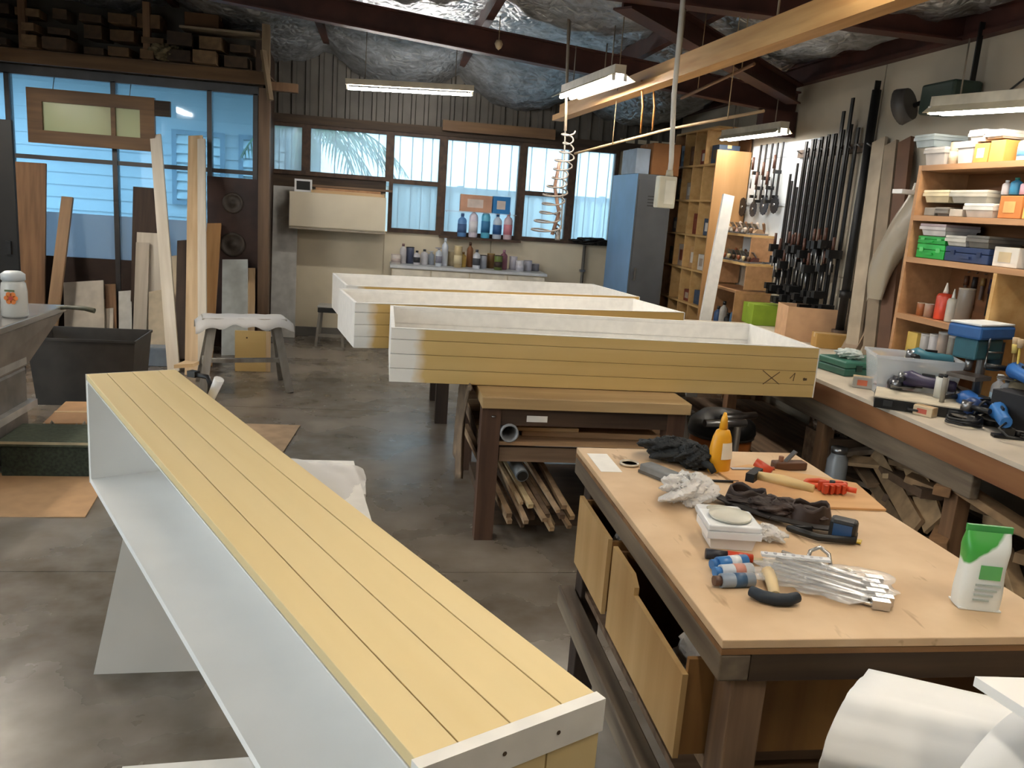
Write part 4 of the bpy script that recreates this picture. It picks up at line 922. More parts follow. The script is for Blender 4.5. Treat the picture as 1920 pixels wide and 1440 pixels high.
for i in range(9): MB().cyl((-.02, -.5+.125*i, 0), (-.06, -.5+.125*i, .02), .006, n=6).build('peg', M['steel'], rk)
for i, y in enumerate((7.22, 7.11, 7.0, 6.9, 6.8)):
    clamp('%s short clamp from the left hung under the fluorescent light' % ORD[i], y, 2.27, .46+.04*(i % 2), 0, False, .5, 'short clamps hung on the white board')
wbd = thing('wall_board', 'white tool board fixed to right wall behind the short clamps', 'board', (WX-.012, 6.8, 1.25))
MB().box(-.006, .01, -.58, .64, 0, 1.02).build('sheet', pm('#d5dde3', .5, 0, .04, 3), wbd)
for z in (.9, .5): MB().box(-.012, -.0065, -.58, .64, z, z+.02).build('batten', pm('#b8c0c8', .5), wbd)
# discs and blades on the board
for k, (px_1, py_1, r_, c) in enumerate(((1392, 388, .085, '#2b2a2c'), (1412, 392, .07, '#39404a'), (1432, 386, .08, '#3a4450'), (1452, 384, .075, '#2a2c30'))):
    q = at(px_1, py_1, X=WX-.07); t = thing('cutting_disc', '%s dark circular blade from the left hung on the white tool board' % ORD[k], 'blade', q, 0, 'blades on the white tool board')
    n = 28; poly = [(r_*(1 if i % 2 else .92)*math.cos(2*PI*i/n), r_*(1 if i % 2 else .92)*math.sin(2*PI*i/n)) for i in range(n)]
    MB().prism(poly, -.004, .004, 'x').build('disc', pm(c, .4, .5), t); MB().cyl((-.012, 0, 0), (.03, 0, 0), .012, n=8).build('hub', M['steel'], t)
# wall shelves with planes
def wall_shelf(label, y0, y1, z, d=.26):
    t = thing('wall_shelf', label, 'shelf', (WX-.02-d, (y0+y1)/2, z), 0, 'short shelves below the blades'); h = (y1-y0)/2
    MB().box(0, d, -h, h, 0, .02).build('board', M['ply'], t)
    for y in (-h, h-.018): MB().box(.02, d, y, y+.018, -.2, -.001).build('bracket_panel', M['orangey'], t)
    return t
wall_shelf('lower plywood shelf of bench planes on right wall', 6.72, 7.42, 1.235)
wall_shelf('upper plywood shelf of bench planes on right wall', 6.78, 7.42, 1.475, .22)
def plane(label, loc, rz, L, bodyc, hc):
    t = thing('bench_plane', label, 'plane', loc, rz, 'bench planes on the wall shelves')
    MB().box(-L/2, L/2, -.03, .03, 0, .012).build('sole', M['steel'], t); MB().hexa([(-L*.3, -.026, .0121), (L*.35, -.026, .0121), (L*.35, .026, .0121), (-L*.3, .026, .0121), (-L*.12, -.026, .045), (L*.12, -.026, .05), (L*.12, .026, .05), (-L*.12, .026, .045)]).build('body', pm(bodyc, .45), t)
    MB().obox((.02, 0, .06), (.09, .04, .006), Matrix.Rotation(R(-45), 3, 'Y')).build('iron', M['steel'], t)
    MB().lathe([(.008, 0), (.012, .012), (.02, .03), (.012, .042), (0, .044)], 10, (L*.38, 0, .0125)).build('knob', pm(hc, .4), t)
    MB().tube([(-L*.34, 0, .0125), (-L*.36, 0, .05), (-L*.30, 0, .09), (-L*.25, 0, .1)], [.013, .012, .014, .01], 8).build('tote', pm(hc, .4), t)
    return t
for i in range(6):
    plane('%s plane from the left on lower plywood shelf of bench planes' % ORD[i], (WX-.16, 7.32-.105*i, 1.256), R(180+25), .22, ['#c9c5ba', '#3a3f38', '#b8a88c', '#d0ccc0', '#4a4038', '#5a2a20'][i], ['#8a4a2a', '#c8b48c', '#5a3a24'][i % 3])
for i in range(5):
    plane('%s plane from the left on upper plywood shelf of bench planes' % ORD[i], (WX-.15, 7.32-.12*i, 1.496), R(180+20), .2, ['#b8b4ac', '#c8a8a0', '#a8a49c', '#38322c', '#b09070'][i], ['#c8b8a8', '#7a5a40', '#8a7868'][i % 3])
bb = thing('base_cabinet', 'orange-brown open cabinet below the plane shelves', 'cabinet', (WX-.33, 6.72, .0))
MB().box(0, .32, 0, .02, 0, 1.0).box(0, .32, .68, .7, 0, 1.0).box(.31, .32, .02, .68, 0, 1.0).build('carcass', M['orangey'], bb); MB().box(0, .305, .021, .679, .6, .62).build('shelf', M['orangey'], bb); MB().box(0, .32, 0, .7, 1.001, 1.02).build('top', M['orangey'], bb)
for i in range(5):
    bottle('%s bottle from the left in the orange-brown open cabinet' % ORD[i], (WX-.22, 7.3-.12*i, .622), .038, (.2, .26, .17, .24, .2)[i], ['#3a5a88', '#c8c4bc', '#2a2a2c', '#4a78a0', '#8a8a86'][i], '#2a2a2a', None, 'round', 0, 'bottles in the open cabinet')

# pigeonhole cabinet, its end panel facing the camera
PX, PY0, PY1, PZ0, PZ1 = 2.95, 7.48, 8.62, .45, 2.42
pc = thing('pigeonhole_cabinet', 'tall pigeonhole cabinet with orange end panel on right wall', 'cabinet', (PX, PY0, PZ0))
MB().box(0, .33, -.02, 0, 0, PZ1-PZ0-.2).build('end_panel', wood('orange_panel', '#b08656', '#c09566', 'z', 2, .5, .02), pc); MB().box(0, .33, PY1-PY0, PY1-PY0+.02, 0, PZ1-PZ0).build('end_panel', M['orangey'], pc)
MB().box(.32, .33, .001, PY1-PY0-.001, 0, PZ1-PZ0).build('back_panel', wood('shelf_back2', '#5a3a20', '#70492a', 'y', 3), pc)
nc, nr = 4, 6
cw, ch = (PY1-PY0)/nc, (PZ1-PZ0)/nr
for j in range(nr+1): MB().box(.0, .319, .001, PY1-PY0-.001, j*ch-.009, j*ch+.009).build('shelf', M['ply'], pc)
for i in range(1, nc):
    for j in range(nr): MB().box(.003, .319, i*cw-.008, i*cw+.008, j*ch+.0095, (j+1)*ch-.0095).build('divider', M['ply'], pc)
MB().box(.05, .33, 0, PY1-PY0, -PZ0+.001, -.01).build('plinth', M['brownz'], pc)
rp = random.Random(17)
colsn = ['nearest', 'second', 'third', 'farthest']; rown = ['lowest', 'second', 'third', 'fourth', 'fifth', 'top']
cc = ['#c8c4bc', '#6a4a30', '#2c2a2c', '#b89060', '#8a8a90', '#3a4a60', '#a89888', '#d8d4cc', '#7a3a28', '#4a4438']
for j in range(1, 6):
    for i in range(nc):
        if rp.random() < .12: continue
        y = PY0+cw*(i+.5)+rp.uniform(-.03, .03); z = PZ0+j*ch+.0105; c = cc[(i*3+j*5) % 10]
        lb = '%s in the %s column, %s row of the pigeonhole cabinet'
        if rp.random() < .5: bottle(lb % ('tin', colsn[i], rown[j]), (PX+.12, y, z), .055, rp.uniform(.12, .24), c, cc[(i+j) % 10], None, 'can', 0, 'goods in the pigeonhole cabinet', 'tin', 'tin')
        else: carton(lb % ('carton', colsn[i], rown[j]), (PX+.14, y, z), .17, .2, rp.uniform(.1, .22), c, RZ, 'goods in the pigeonhole cabinet', lab=cc[(i+j+4) % 10])
# white plank in front
_a, _b = at(1366, 366, Y=7.0), at(1326, 580, Y=6.8); _b = _b-(_a-_b)*((_b.z-.002)/(_a.z-_b.z))
plank_between('white_plank', _b, _a, .1, .03, M['whitewash'], 'tall white plank leaning in front of the pigeonhole end panel', 'timber', None, (0, 1, 0))
# lockers
lk = thing('locker', 'tall steel locker, blue side and dark grey front, beside the back windows', 'locker', (2.42, 8.1, 0))
MB().box(.006, .36, .006, .9, 0, 1.985).build('body', pm('#54585c', .45, .2, .08, 4), lk)
MB().box(0, .0055, 0, .9, 0, 1.985).build('side_panel', pm('#7ba4cf', .45, 0, .06, 3), lk); MB().box(.0065, .36, -.004, .0055, .0, 1.985).build('front_panel', pm('#5a5c5e', .5, .1, .1, 4), lk)
MB().box(.02, .345, -.012, -.0045, .06, 1.93).build('door', pm('#55575a', .5, .1, .1, 4), lk); MB().box(.05, .07, -.03, -.0125, .95, 1.07).build('handle', M['steel'], lk)
for k in range(4): MB().box(.12, .26, -.014, -.0125, 1.68+.03*k, 1.69+.03*k).build('vent_slot', M['black'], lk)
carton('brown cardboard carton on top of the locker', (2.70, 8.35, 1.987), .28, .45, .3, '#9a6638', 0, tape='#a87848')
carton('pale blue-white carton on top of the locker beside the window', (2.48, 8.42, 1.987), .14, .5, .24, '#b9c8d8', 0, tape='#a9b8cc')

# leaning stock between the pipe and the supply shelves
def lean_r(pt, pb, wd, th, hexc, lb, name='leaning_board', cat='board', yf=None):
    p1 = at(pt[0], pt[1], X=WX-.04); p0 = at(pb[0], pb[1], X=WX-.2)
    d = p1-p0; p0 = p0 - d*((p0.z-(BZ+.001))/d.z) if abs(d.z) > .05 else p0
    return plank_between(name, p0, p1, wd, th, pm(hexc, .7, 0, .15, 6), lb, cat, None, (-1, 0, .2))
lean_r((1650, 262), (1600, 640), .14, .02, '#9c8e7a', 'grey-brown board leaning on right wall right of the tall pipe')
lean_r((1672, 268), (1632, 640), .12, .02, '#80705c', 'brown board leaning just left of the supply shelves')
lean_r((1700, 262), (1660, 640), .12, .03, '#5a3c28', 'dark brown board leaning behind left end of the supply shelves')
t = thing('plastic_bundle', 'bundle of trims wrapped in clear plastic leaning beside the supply shelves', 'bundle', at(1640, 560, X=WX-.22))
def wrapf(u, v):
    a = 2*PI*u; r_ = (.055+.05*math.sin(PI*min(1, v*1.1)))*(1+.12*math.sin(3*a+v*9)); return (r_*.5*math.cos(a)+.10*v, r_*1.2*math.sin(a)-.1*v+.04*math.sin(v*5), .72*v)
MB().grid(wrapf, 16, 16).build('wrap', film('dusty_film', '#a89c88', .25, .3), t)
for k in range(4): MB().tube([(.0, -.03+.02*k, .02), (.1, -.12+.025*k, .68)], .008, 6).build('trim_length', pm(['#8a7a64', '#b8a888'][k % 2], .6), t)
lean_r((1655, 545), (1598, 648), .17, .03, '#8d7863', 'rolled brown board slanting at foot of the leaning stock')
brk = MB().box(-.02, .25, -.05, .05, 0, .025).build('bracket_shelf', M['whitewash']); put(brk, (WX-.26, 4.72, 1.83)); tag(brk, 'small white bracket board sticking out left of the supply shelves', 'bracket')

# wall fan and motor above the supply shelves
fn = thing('wall_fan', 'dark green wall motor unit with black fan head above supply shelves', 'fan', at(1776, 180, X=WX-.12))
MB().box(-.08, .1, -.16, .14, -.1, .07).build('motor_housing', pm('#2c3c34', .5), fn, bevel=.015)
MB().tube([(-.02, .14, -.01), (-.04, .24, -.03)], .015, 8).build('arm', M['blackm'], fn)
c0 = Vector((-.07, .29, -.03)); ax0 = Vector((-.5, .8, -.25)).normalized()
MB().cyl(c0-ax0*.035, c0+ax0*.035, .095, .11, 18).build('fan_shroud', pm('#4e4a48', .45), fn); MB().cyl(c0+ax0*.036, c0+ax0*.05, .1, .085, 18).build('grille', M['black'], fn)
MB().tube([(.02, -.16, -.03), (.08, -.3, -.06), (.09, -.5, .05), (.09, -.8, .16)], .006, 6).build('cord', M['black'], fn)
MB().box(.03, .06, -.14, -.13, .07, .38).build('hanger', M['blackm'], fn)
# ================================================================ tools on the foreground workbench
def onw(px, py, dz=.001): q = at(px, py, Z=WZ); return Vector((q.x, q.y, WZ+dz))
q = onw(1128, 860); MB().box(-.035, .03, -.13, .05, WZ+.0002, WZ+.0008).xf(None, (q.x-ox, q.y-oy, 0)).build('paint_patch', M['whitewash'], fw)
t = thing('round_tin', 'shallow round pale tin lying near far left corner of foreground workbench', 'tin', onw(1180, 872)); MB().lathe([(.026, 0), (.03, .002), (.03, .008), (.026, .008), (.024, .004), (0, .004)], 20).build('rim', pm('#c9bda8', .35, .4), t); MB().lathe([(.0, .0045), (.023, .0045)], 20).build('inner_face', pm('#e8e0d0', .4), t)
for k, (px_1, py_1, a, b_, lb) in enumerate(((1255, 862, .095, .06, 'crumpled black work glove at far edge of foreground workbench'), (1300, 878, .05, .045, 'second black work glove beside the yellow glue bottle'))):
    t = thing('work_glove', lb, 'glove', onw(px_1, py_1), R(-20)); crumple(71+k, a, b_, .035, .25, 22, 14).build('palm', pm('#1b1d1e', .75, 0, .3, 20, .2), t)
    for j in range(4): MB().tube([(a*.5, -.03+.02*j, .03), (a*.95, -.045+.028*j, .025), (a*1.2, -.05+.03*j, .008)], [.012, .011, .009], 8).build('finger', pm('#1b1d1e', .75, 0, .3, 20, .2), t)
t = thing('sanding_block', 'grey oblong sharpening stone left of the black gloves', 'block', onw(1236, 895), R(-62)); MB().box(-.06, .06, -.024, .024, 0, .028).build('stone', pm('#77797a', .8, 0, .15, 18), t, bevel=.004); MB().box(-.062, .062, -.026, .026, 0, .008).build('tray', pm('#55504a', .6), t)
# yellow glue bottle, leaning body with nozzle
t = thing('glue_bottle', 'yellow glue bottle with white label standing on foreground workbench', 'bottle', onw(1346, 884), R(10))
MB().lathe([(.034, 0), (.037, .006), (.037, .07), (.03, .11), (.022, .13), (.012, .135)], 14, sy=.7).build('body', pm('#e0a021', .4), t); MB().lathe([(.013, .135), (.01, .165), (.004, .185), (0, .185)], 10).build('nozzle', pm('#e8a828', .4), t)
MB().grid(lambda u, v: ((.0395-.006*v)*math.cos(-1.9+1.3*u), .7*(.0395-.006*v)*math.sin(-1.9+1.3*u)-.001, .045+.05*v), 8, 4).build('label_panel', pm('#e8e2d2', .5), t)
# crumpled plastic and white container
o = crumple(81, .075, .06, .035, .4, 34, 22).build('plastic_bag', M['milky']); put(o, onw(1285, 940), R(30)); tag(o, 'crumpled white plastic bag left of the white container on foreground workbench', 'plastic')
o = crumple(83, .045, .03, .016, .4, 26, 16).build('plastic_bag', M['milky']); put(o, onw(1430, 1010), R(-40)); tag(o, 'twist of white plastic right of the white container', 'plastic')
t = tub('white plastic food container with dished lid on foreground workbench', onw(1362, 1018), .115, .1, .045, M['plas'], '#e6e8ea', R(-8), None, .85, name='food_container', cat='container')
MB().lathe([(.046, .0635), (.05, .068), (.05, .072), (.044, .0665), (0, .0655)], 22).build('dished_ring', pm('#c9c6b8', .4), t)
t = thing('lid_tray', 'white lid lying open behind the food container', 'lid', onw(1350, 972), R(-10)); MB().box(-.06, .06, -.045, .045, .0, .022).build('body', M['plas'], t, bevel=.01); MB().lathe([(0, .0225), (.036, .0225), (.038, .025), (.034, .026), (.03, .0232)], 20, sy=.8).build('oval_rim', pm('#c4c0b0', .5), t)
# tool belt
tb = thing('tool_belt', 'brown leather tool belt heaped on foreground workbench', 'tool belt', onw(1450, 965), R(-32))
ml = pm('#33231b', .6, 0, .4, 14, .15)
def pouch(u, v):
    a = 2*PI*u; r_ = 1+.12*math.sin(3*a+1); return (.06*r_*math.cos(a)*(1-.25*v), .035*r_*math.sin(a)*(1-.1*v), .05*v+.006*math.sin(4*a))
MB().grid(pouch, 20, 6).xf(None, (-.08, .02, 0)).build('pouch', ml, tb, solid=.004); MB().grid(pouch, 20, 6).xf(rotz(.6), (.09, -.01, 0)).build('pouch', ml, tb, solid=.004)
crumple(91, .11, .05, .022, .3, 26, 14).build('leather_flap', ml, tb)
mbs = MB()
def strap(mb, pts, w_=.035, th=.004):
    for a, c in zip(pts, pts[1:]): mb.bar(a, c, w_, th, (0, 0, 1))
strap(mbs, [(-.16, .03, .012), (-.1, -.04, .02), (.0, -.07, .016), (.1, -.075, .014), (.17, -.045, .01), (.19, .01, .01)], .03); mbs.build('belt_strap', pm('#1d1815', .6), tb)
MB().box(.18, .2, -.005, .03, .004, .016).build('buckle', M['steel'], tb)
MB().tube([(.1, -.09, .01), (.05, -.115, .012), (.12, -.14, .012), (.2, -.11, .012), (.2, -.06, .012)], .009, 8).build('webbing_loop', M['black'], tb)
t = thing('hammer', 'pale wooden-handled hammer lying in the brown tool belt', 'hammer', onw(1462, 938, .055), R(-42)); MB().tube([(-.075, 0, 0), (0, 0, .004), (.085, 0, 0)], [.012, .015, .011], 10).build('handle', pm('#d9b980', .5), t); MB().obox((-.08, 0, 0), (.024, .08, .024)).build('head', M['blackm'], t)
t = thing('chisel', 'red-handled chisel stuck in far side of the tool belt', 'chisel', onw(1424, 905, .04), R(-40)); MB().cyl((-.02, 0, .02), (.03, 0, .0), .013, n=10).build('handle', pm('#c8492a', .4), t); MB().box(.03, .12, -.008, .008, -.012, -.008).build('blade', M['steel'], t)
t = thing('tape_measure', 'black and blue tape measure at right end of the tool belt', 'tape measure', onw(1578, 1012), R(-38)); MB().box(-.032, .032, -.02, .02, 0, .055).build('case', M['black'], t, bevel=.009); MB().box(-.022, .022, -.0215, -.0203, .012, .044).build('face_panel', pm('#2f4f78', .35), t); MB().box(.032, .045, -.011, .011, .003, .007).build('tape_end', pm('#d0b030', .4), t)
# thin ply sheet with orange hand tools
sh = MB().prism([(0, 0), (.33, -.02), (.37, .2), (.1, .36), (-.04, .3)], 0, .006, 'z').build('thin_sheet', wood('thin_ply', '#b98a58', '#cba06c', 'x', 3)); qs = onw(1400, 962); put(sh, (1.06, 2.0, WZ+.001), 0); tag(sh, 'thin tan plywood sheet lying on right part of foreground workbench', 'sheet')
t = thing('pliers', 'orange-handled pliers lying open on thin plywood sheet', 'pliers', onw(1505, 916, .009), R(10)); 
for s_ in (-1, 1): MB().tube([(0, 0, .006), (.03, s_*.022, .006), (.07, s_*.02, .006), (.085, s_*.006, .006)], [.006, .008, .008, .006], 8).build('grip', pm('#d8532a', .45), t)
MB().prism([(.0, -.012), (.0, .012), (-.045, .004), (-.045, -.004)], .001, .012, 'z').build('jaws', M['steel'], t)
t = thing('spring_clamp', 'orange spring clamp at far right on thin plywood sheet', 'clamp', onw(1560, 928, .009), R(0))
MB().box(-.04, .035, .005, .018, 0, .03).box(-.04, .035, -.018, -.005, 0, .03).build('jaw', pm('#d84f2c', .45), t, bevel=.004)
for s_ in (-1, 1): MB().tube([(.03, s_*.012, .015), (.055, s_*.03, .015)], .008, 8).build('grip', pm('#d84f2c', .45), t)
MB().cyl((-.005, 0, -.0), (-.005, 0, .034), .008, n=10).build('pivot', M['blackm'], t)
for j in range(4): MB().box(-.04+.018*j, -.032+.018*j, -.028, -.018, .003, .027).build('tooth', pm('#b8401f', .5), t)
# spokeshave / chisels along far edge
t = thing('wooden_plane', 'small dark wooden plane at far right edge of foreground workbench', 'plane', onw(1478, 880), R(4)); MB().box(-.055, .055, -.018, .018, 0, .026).build('body', pm('#5a3a26', .5), t, bevel=.005); MB().obox((.0, 0, .04), (.05, .02, .004), Matrix.Rotation(R(-48), 3, 'Y')).build('iron', M['steel'], t); MB().cyl((-.03, 0, .0), (-.03, 0, .042), .008, n=8).build('wedge', pm('#7a4a2a', .5), t)
t = thing('chisel', 'steel chisel lying beside the small wooden plane', 'chisel', onw(1405, 884, .008), R(2)); MB().box(-.06, .02, -.008, .008, -.004, .002).build('blade', M['steel'], t); MB().tube([(.02, 0, 0), (.04, 0, 0), (.08, 0, 0)], [.006, .01, .009], 8).build('handle', pm('#9a4a30', .45), t)
t = thing('pencil', 'dark pencil lying between glue bottle and tool belt', 'pencil', onw(1350, 905, .005), R(-3)); MB().cyl((-.06, 0, 0), (.055, 0, 0), .004, n=6).build('shaft', M['black'], t); MB().cyl((.055, 0, 0), (.07, 0, 0), .004, .0005, 6).build('tip', pm('#c8a070', .6), t)
# near cluster: chisel, mallet, sealant tubes
t = thing('chisel', 'black and red handled chisel in front of the food container', 'chisel', onw(1372, 1052, .012), R(-14)); MB().cyl((-.06, 0, 0), (-.012, 0, 0), .0115, .0105, 10).build('rear_grip', pm('#22222a', .45), t); MB().cyl((-.012, 0, 0), (.045, 0, -.001), .012, .01, 10).build('grip', pm('#c8421f', .4), t); MB().box(.045, .11, -.008, .008, -.005, -.001).build('blade', pm('#c8b88c', .5, .3), t)
t = thing('mallet', 'black rubber mallet with pale wooden handle on foreground workbench', 'mallet', onw(1450, 1128), R(-108)); MB().tube([(.008, 0, .016), (-.05, 0, .022), (-.105, 0, .016)], [.011, .013, .014], 10).build('handle', pm('#dcc394', .5), t)
MB().tube([(-.004, -.046, .014), (.012, -.026, .013), (.018, 0, .0125), (.012, .026, .013), (-.004, .046, .014)], [.011, .0125, .0125, .0125, .011], 12).build('head', pm('#1a2530', .6), t)
for k, (px_1, py_1, c, lb) in enumerate(((1382, 1100, '#8e9aa8', 'nearest grey-blue sealant tube beside the mallet'), (1380, 1082, '#c9cfd6', 'white printed tube behind the nearest sealant tube'), (1372, 1066, '#3f7ab8', 'blue-capped tube under the red chisel'))):
    t = thing('sealant_tube', lb, 'tube', onw(px_1, py_1, .015), R(4+4*k), 'tubes beside the mallet'); MB().cyl((-.04, 0, 0), (.035, 0, 0), .015, n=12).build('body', pm(c, .3), t); MB().cyl((-.055, 0, 0), (-.04, 0, 0), .011, n=10).build('cap', pm(['#5a3f32', '#3a78b8', '#2f6aa8'][k], .4), t); MB().cyl((-.01, 0, 0), (.015, 0, 0), .0154, n=12).build('printed_band', pm(['#3a5a7a', '#c88a7a', '#d8dce0'][k], .4), t)
# bundle of chrome cabinet hardware in clear plastic
hb = thing('hardware_bundle', 'bundle of chrome cabinet rails and hinges in clear plastic near the mallet', 'hardware', onw(1540, 1100), R(-20))
chrome = pm('#c9c6c2', .22, .8, .1, 20)
for j in range(9):
    a = -.06+.016*j; MB().bar((-.12+.006*j, a+.05, .008+.006*(j % 3)), (.1+.004*(j % 4), a-.01, .006+.005*(j % 2)), .009, .004).build('rail', chrome, hb)
for j in range(6): MB().box(.085+.012*(j % 2), .12+.012*(j % 2), -.08+.024*j, -.062+.024*j, .001, .02).build('hinge', chrome, hb)
MB().bar((-.12, .085, .02), (.03, .10, .022), .018, .006).build('perforated_strip', M['plas'], hb)
for j in range(7): MB().cyl((-.11+.02*j, .086+.002*j, .0235), (-.11+.02*j, .086+.002*j, .0262), .004, n=8).build('hole_rim', pm('#b8b4b8', .4), hb)
MB().lathe([(.014, 0), (.017, .004), (.014, .008), (.011, .004), (.014, 0)], 16, (.07, .085, .001)).build('brass_ring', pm('#a88a48', .3, .7), hb)
MB().tube([(-.02, .1, .004), (-.01, .12, .03), (.01, .125, .04), (.03, .12, .028), (.035, .095, .004)], .005, 6).build('wire_loop', chrome, hb)
crumple(97, .14, .085, .014, .25, 30, 18).xf(None, (.0, .01, .001)).build('clear_wrap', film('clear_wrap', '#f0f0ee', .72, .12), hb)
# green and white carton pack
p = onw(1842, 1146)
gp = thing('drink_carton', 'green and white soft carton pack standing at right corner of foreground workbench', 'carton', p+Vector((0, .025, 0)), R(-14))
def pk(zf): # cross-section half sizes with height fraction
    return (.042, .026) if zf < .85 else (.044, .008)
m, nt, b = newmat('green_white_pack'); N, L = nt.nodes, nt.links
tc = N.new('ShaderNodeTexCoord'); sp = N.new('ShaderNodeSeparateXYZ'); L.new(tc.outputs['Object'], sp.inputs[0])
ma = N.new('ShaderNodeMath'); ma.operation = 'MULTIPLY_ADD'; ma.inputs[1].default_value = -.9; L.new(sp.outputs[0], ma.inputs[0]); L.new(sp.outputs[2], ma.inputs[2])
nz = N.new('ShaderNodeTexNoise'); nz.inputs['Scale'].default_value = 25; L.new(tc.outputs['Object'], nz.inputs['Vector'])
m2 = N.new('ShaderNodeMath'); m2.operation = 'MULTIPLY_ADD'; m2.inputs[1].default_value = .03; L.new(nz.outputs['Fac'], m2.inputs[0]); L.new(ma.outputs[0], m2.inputs[2])
cr = N.new('ShaderNodeValToRGB'); cr.color_ramp.elements[0].position = .145; cr.color_ramp.elements[0].color = lin('#dfe3e0'); cr.color_ramp.elements[1].position = .152; cr.color_ramp.elements[1].color = lin('#3f9a3e')
L.new(m2.outputs[0], cr.inputs[0]); L.new(cr.outputs[0], b.inputs['Base Color']); b.inputs['Roughness'].default_value = .35
PKH = .165
def pack(u, v):
    a = 2*PI*u; z = PKH*v; sx, sy = .043, .027*(1-max(0, v-.8)/.2*.75)
    c, s_ = math.cos(a), math.sin(a); e = .5
    return (sx*(abs(c)**e)*(1 if c >= 0 else -1)*(1+.04*math.sin(v*9)), sy*(abs(s_)**e)*(1 if s_ >= 0 else -1), z)
MB().grid(pack, 32, 14).build('body', m, gp); MB().box(-.045, .045, -.004, .004, PKH-.002, PKH+.012).build('top_seal', pm('#3f9a4a', .4), gp); MB().box(-.042, .042, -.026, .026, 0, .003).build('base', pm('#e4e6e2', .4), gp)
MB().box(-.016, .026, -.0292, -.0278, .07, .1).build('green_print', pm('#5fae62', .5), gp)
for j in range(4): MB().box(-.02, .03-.006*j, -.0292, -.0278, .055-.011*j, .059-.011*j).build('print_line', pm('#a9b4ae', .5), gp)

# ================================================================ white foam and board at lower right
fo = thing('foam_roll', 'white foam sheet curled into a loose roll at lower right corner', 'foam', (.9, 1.14, .0))
P0 = Vector((-.085, .02, .755)); P1 = Vector((.60, -.30, .74)); dd = (P1-P0).normalized(); sx_ = dd.cross(Vector((0, 0, 1))).normalized(); up_ = sx_.cross(dd)
def roll(u, v):
    a = -1.2+5.2*v; r_ = .092+.02*v+.004*math.sin(a*7+u*2)+.003*math.sin(a*13); c = P0+(P1-P0)*u
    sk = -.05*math.cos(a)*(1-u)
    q = c+sx_*(r_*math.cos(a))+up_*(r_*math.sin(a))+dd*sk; return tuple(q)
MB().grid(roll, 14, 40).build('outer_sheet', M['foamw'], fo, solid=.008)
def flap(u, v):
    c = P0+(P1-P0)*(.30+.65*u-.22*v); q = c+sx_*(.03+.2*v)+up_*(.125+.012*math.sin(u*9)-.16*v*v); return tuple(q)
MB().grid(flap, 10, 14).build('loose_flap', M['foamw'], fo, solid=.008)
ft = thing('trestle_table', 'low table holding the white foam and board at lower right', 'table', (1.35, .9, 0))
MB().box(-.42, .5, -.3, .3, .6, .63).build('top', M['ply'], ft)
for x in (-.36, .44):
    for y in (-.24, .24): MB().box(x-.025, x+.025, y-.025, y+.025, 0, .599).build('leg', M['oldz'], ft)
pa = at(1828, 1268, Y=1.02); 
o = MB().hexa([(0, 0, -.016), (.5, -.04, -.016), (.46, -.5, -.016), (.06, -.3, -.016), (0, 0, 0), (.5, -.04, 0), (.46, -.5, 0), (.06, -.3, 0)]).build('white_board', M['white']); o.location = pa; tag(o, 'corner of a white laminated board at right edge of lower right corner', 'board')
for k in range(2):
    o2 = MB().box(-.03, .03, -.03, .03, 0, pa.z-.018-.631).build('packing_block', M['pine']); put(o2, (pa.x+.22, pa.y-.12-.14*k, .631)); tag(o2, '%s packing block under the white laminated board' % ORD[k], 'block')

# ================================================================ below the overhanging box: vacuum, sack, pipes
vp = at(1445, 838, Z=0)
vc = thing('shop_vacuum', 'orange drum vacuum with black lid and hose under right end of nearest long box', 'vacuum', (2.12, 4.75, 0))
MB().lathe([(.17, .05), (.19, .08), (.19, .28), (.18, .3)], 22).build('drum', pm('#a9602c', .45), vc); MB().lathe([(.2, .3), (.21, .33), (.2, .38), (.13, .44), (0, .46)], 22).build('motor_lid', M['black'], vc); MB().lathe([(.196, .295), (.203, .295), (.203, .315), (.196, .315)], 22).build('rim_band', pm('#3a3634', .4), vc)
for a in range(4): MB().cyl((.15*math.cos(a*PI/2+.7), .15*math.sin(a*PI/2+.7), .0), (.15*math.cos(a*PI/2+.7), .15*math.sin(a*PI/2+.7), .05), .025, n=10).build('castor', M['black'], vc)
MB().tube([(-.18, -.02, .2), (-.3, -.1, .16), (-.36, -.2, .05), (-.25, -.32, .03), (-.05, -.36, .03), (.1, -.3, .03)], .022, 10).build('hose', pm('#4b4844', .5), vc)
sk_ = thing('paper_sack', 'pale grey paper sack standing under nearest long box beside the bench', 'sack', (1.72, 4.55, 0), R(10))
def sackf(u, v):
    a = 2*PI*u; k = 1-.62*v; return (.17*k*math.cos(a)*(1+.06*math.sin(5*a)), .12*k*math.sin(a)*(1+.06*math.sin(4*a)), .58*v)
MB().grid(sackf, 22, 10).build('body', pm('#b9b6b2', .7, 0, .08, 8, .1), sk_, solid=.004); MB().tube([(-.05, 0, .575), (0, .0, .6), (.05, 0, .575)], .02, 8).build('tied_neck', pm('#a9a6a2', .7), sk_)
for k, (x, y, yaw, c, lb) in enumerate(((1.78, 3.95, 8, '#5f5a52', 'dark steel stand leaning beside the paper sack'), (1.92, 4.1, 20, '#7d7872', 'grey steel stand with splayed feet before the vacuum'))):
    t = thing('roller_stand', lb, 'stand', (x, y, 0), R(yaw)); MB().cyl((0, 0, .06), (0, 0, .56), .02, n=10).build('post', pm(c, .45, .5), t)
    for a in (0.4, 2.5, 4.6): MB().bar((0, 0, .16), (.2*math.cos(a), .2*math.sin(a), .012), .03, .018).build('foot', pm(c, .45, .5), t)
    MB().cyl((-.12, 0, .575), (.12, 0, .575), .02, n=10).build('roller', M['steel'], t)
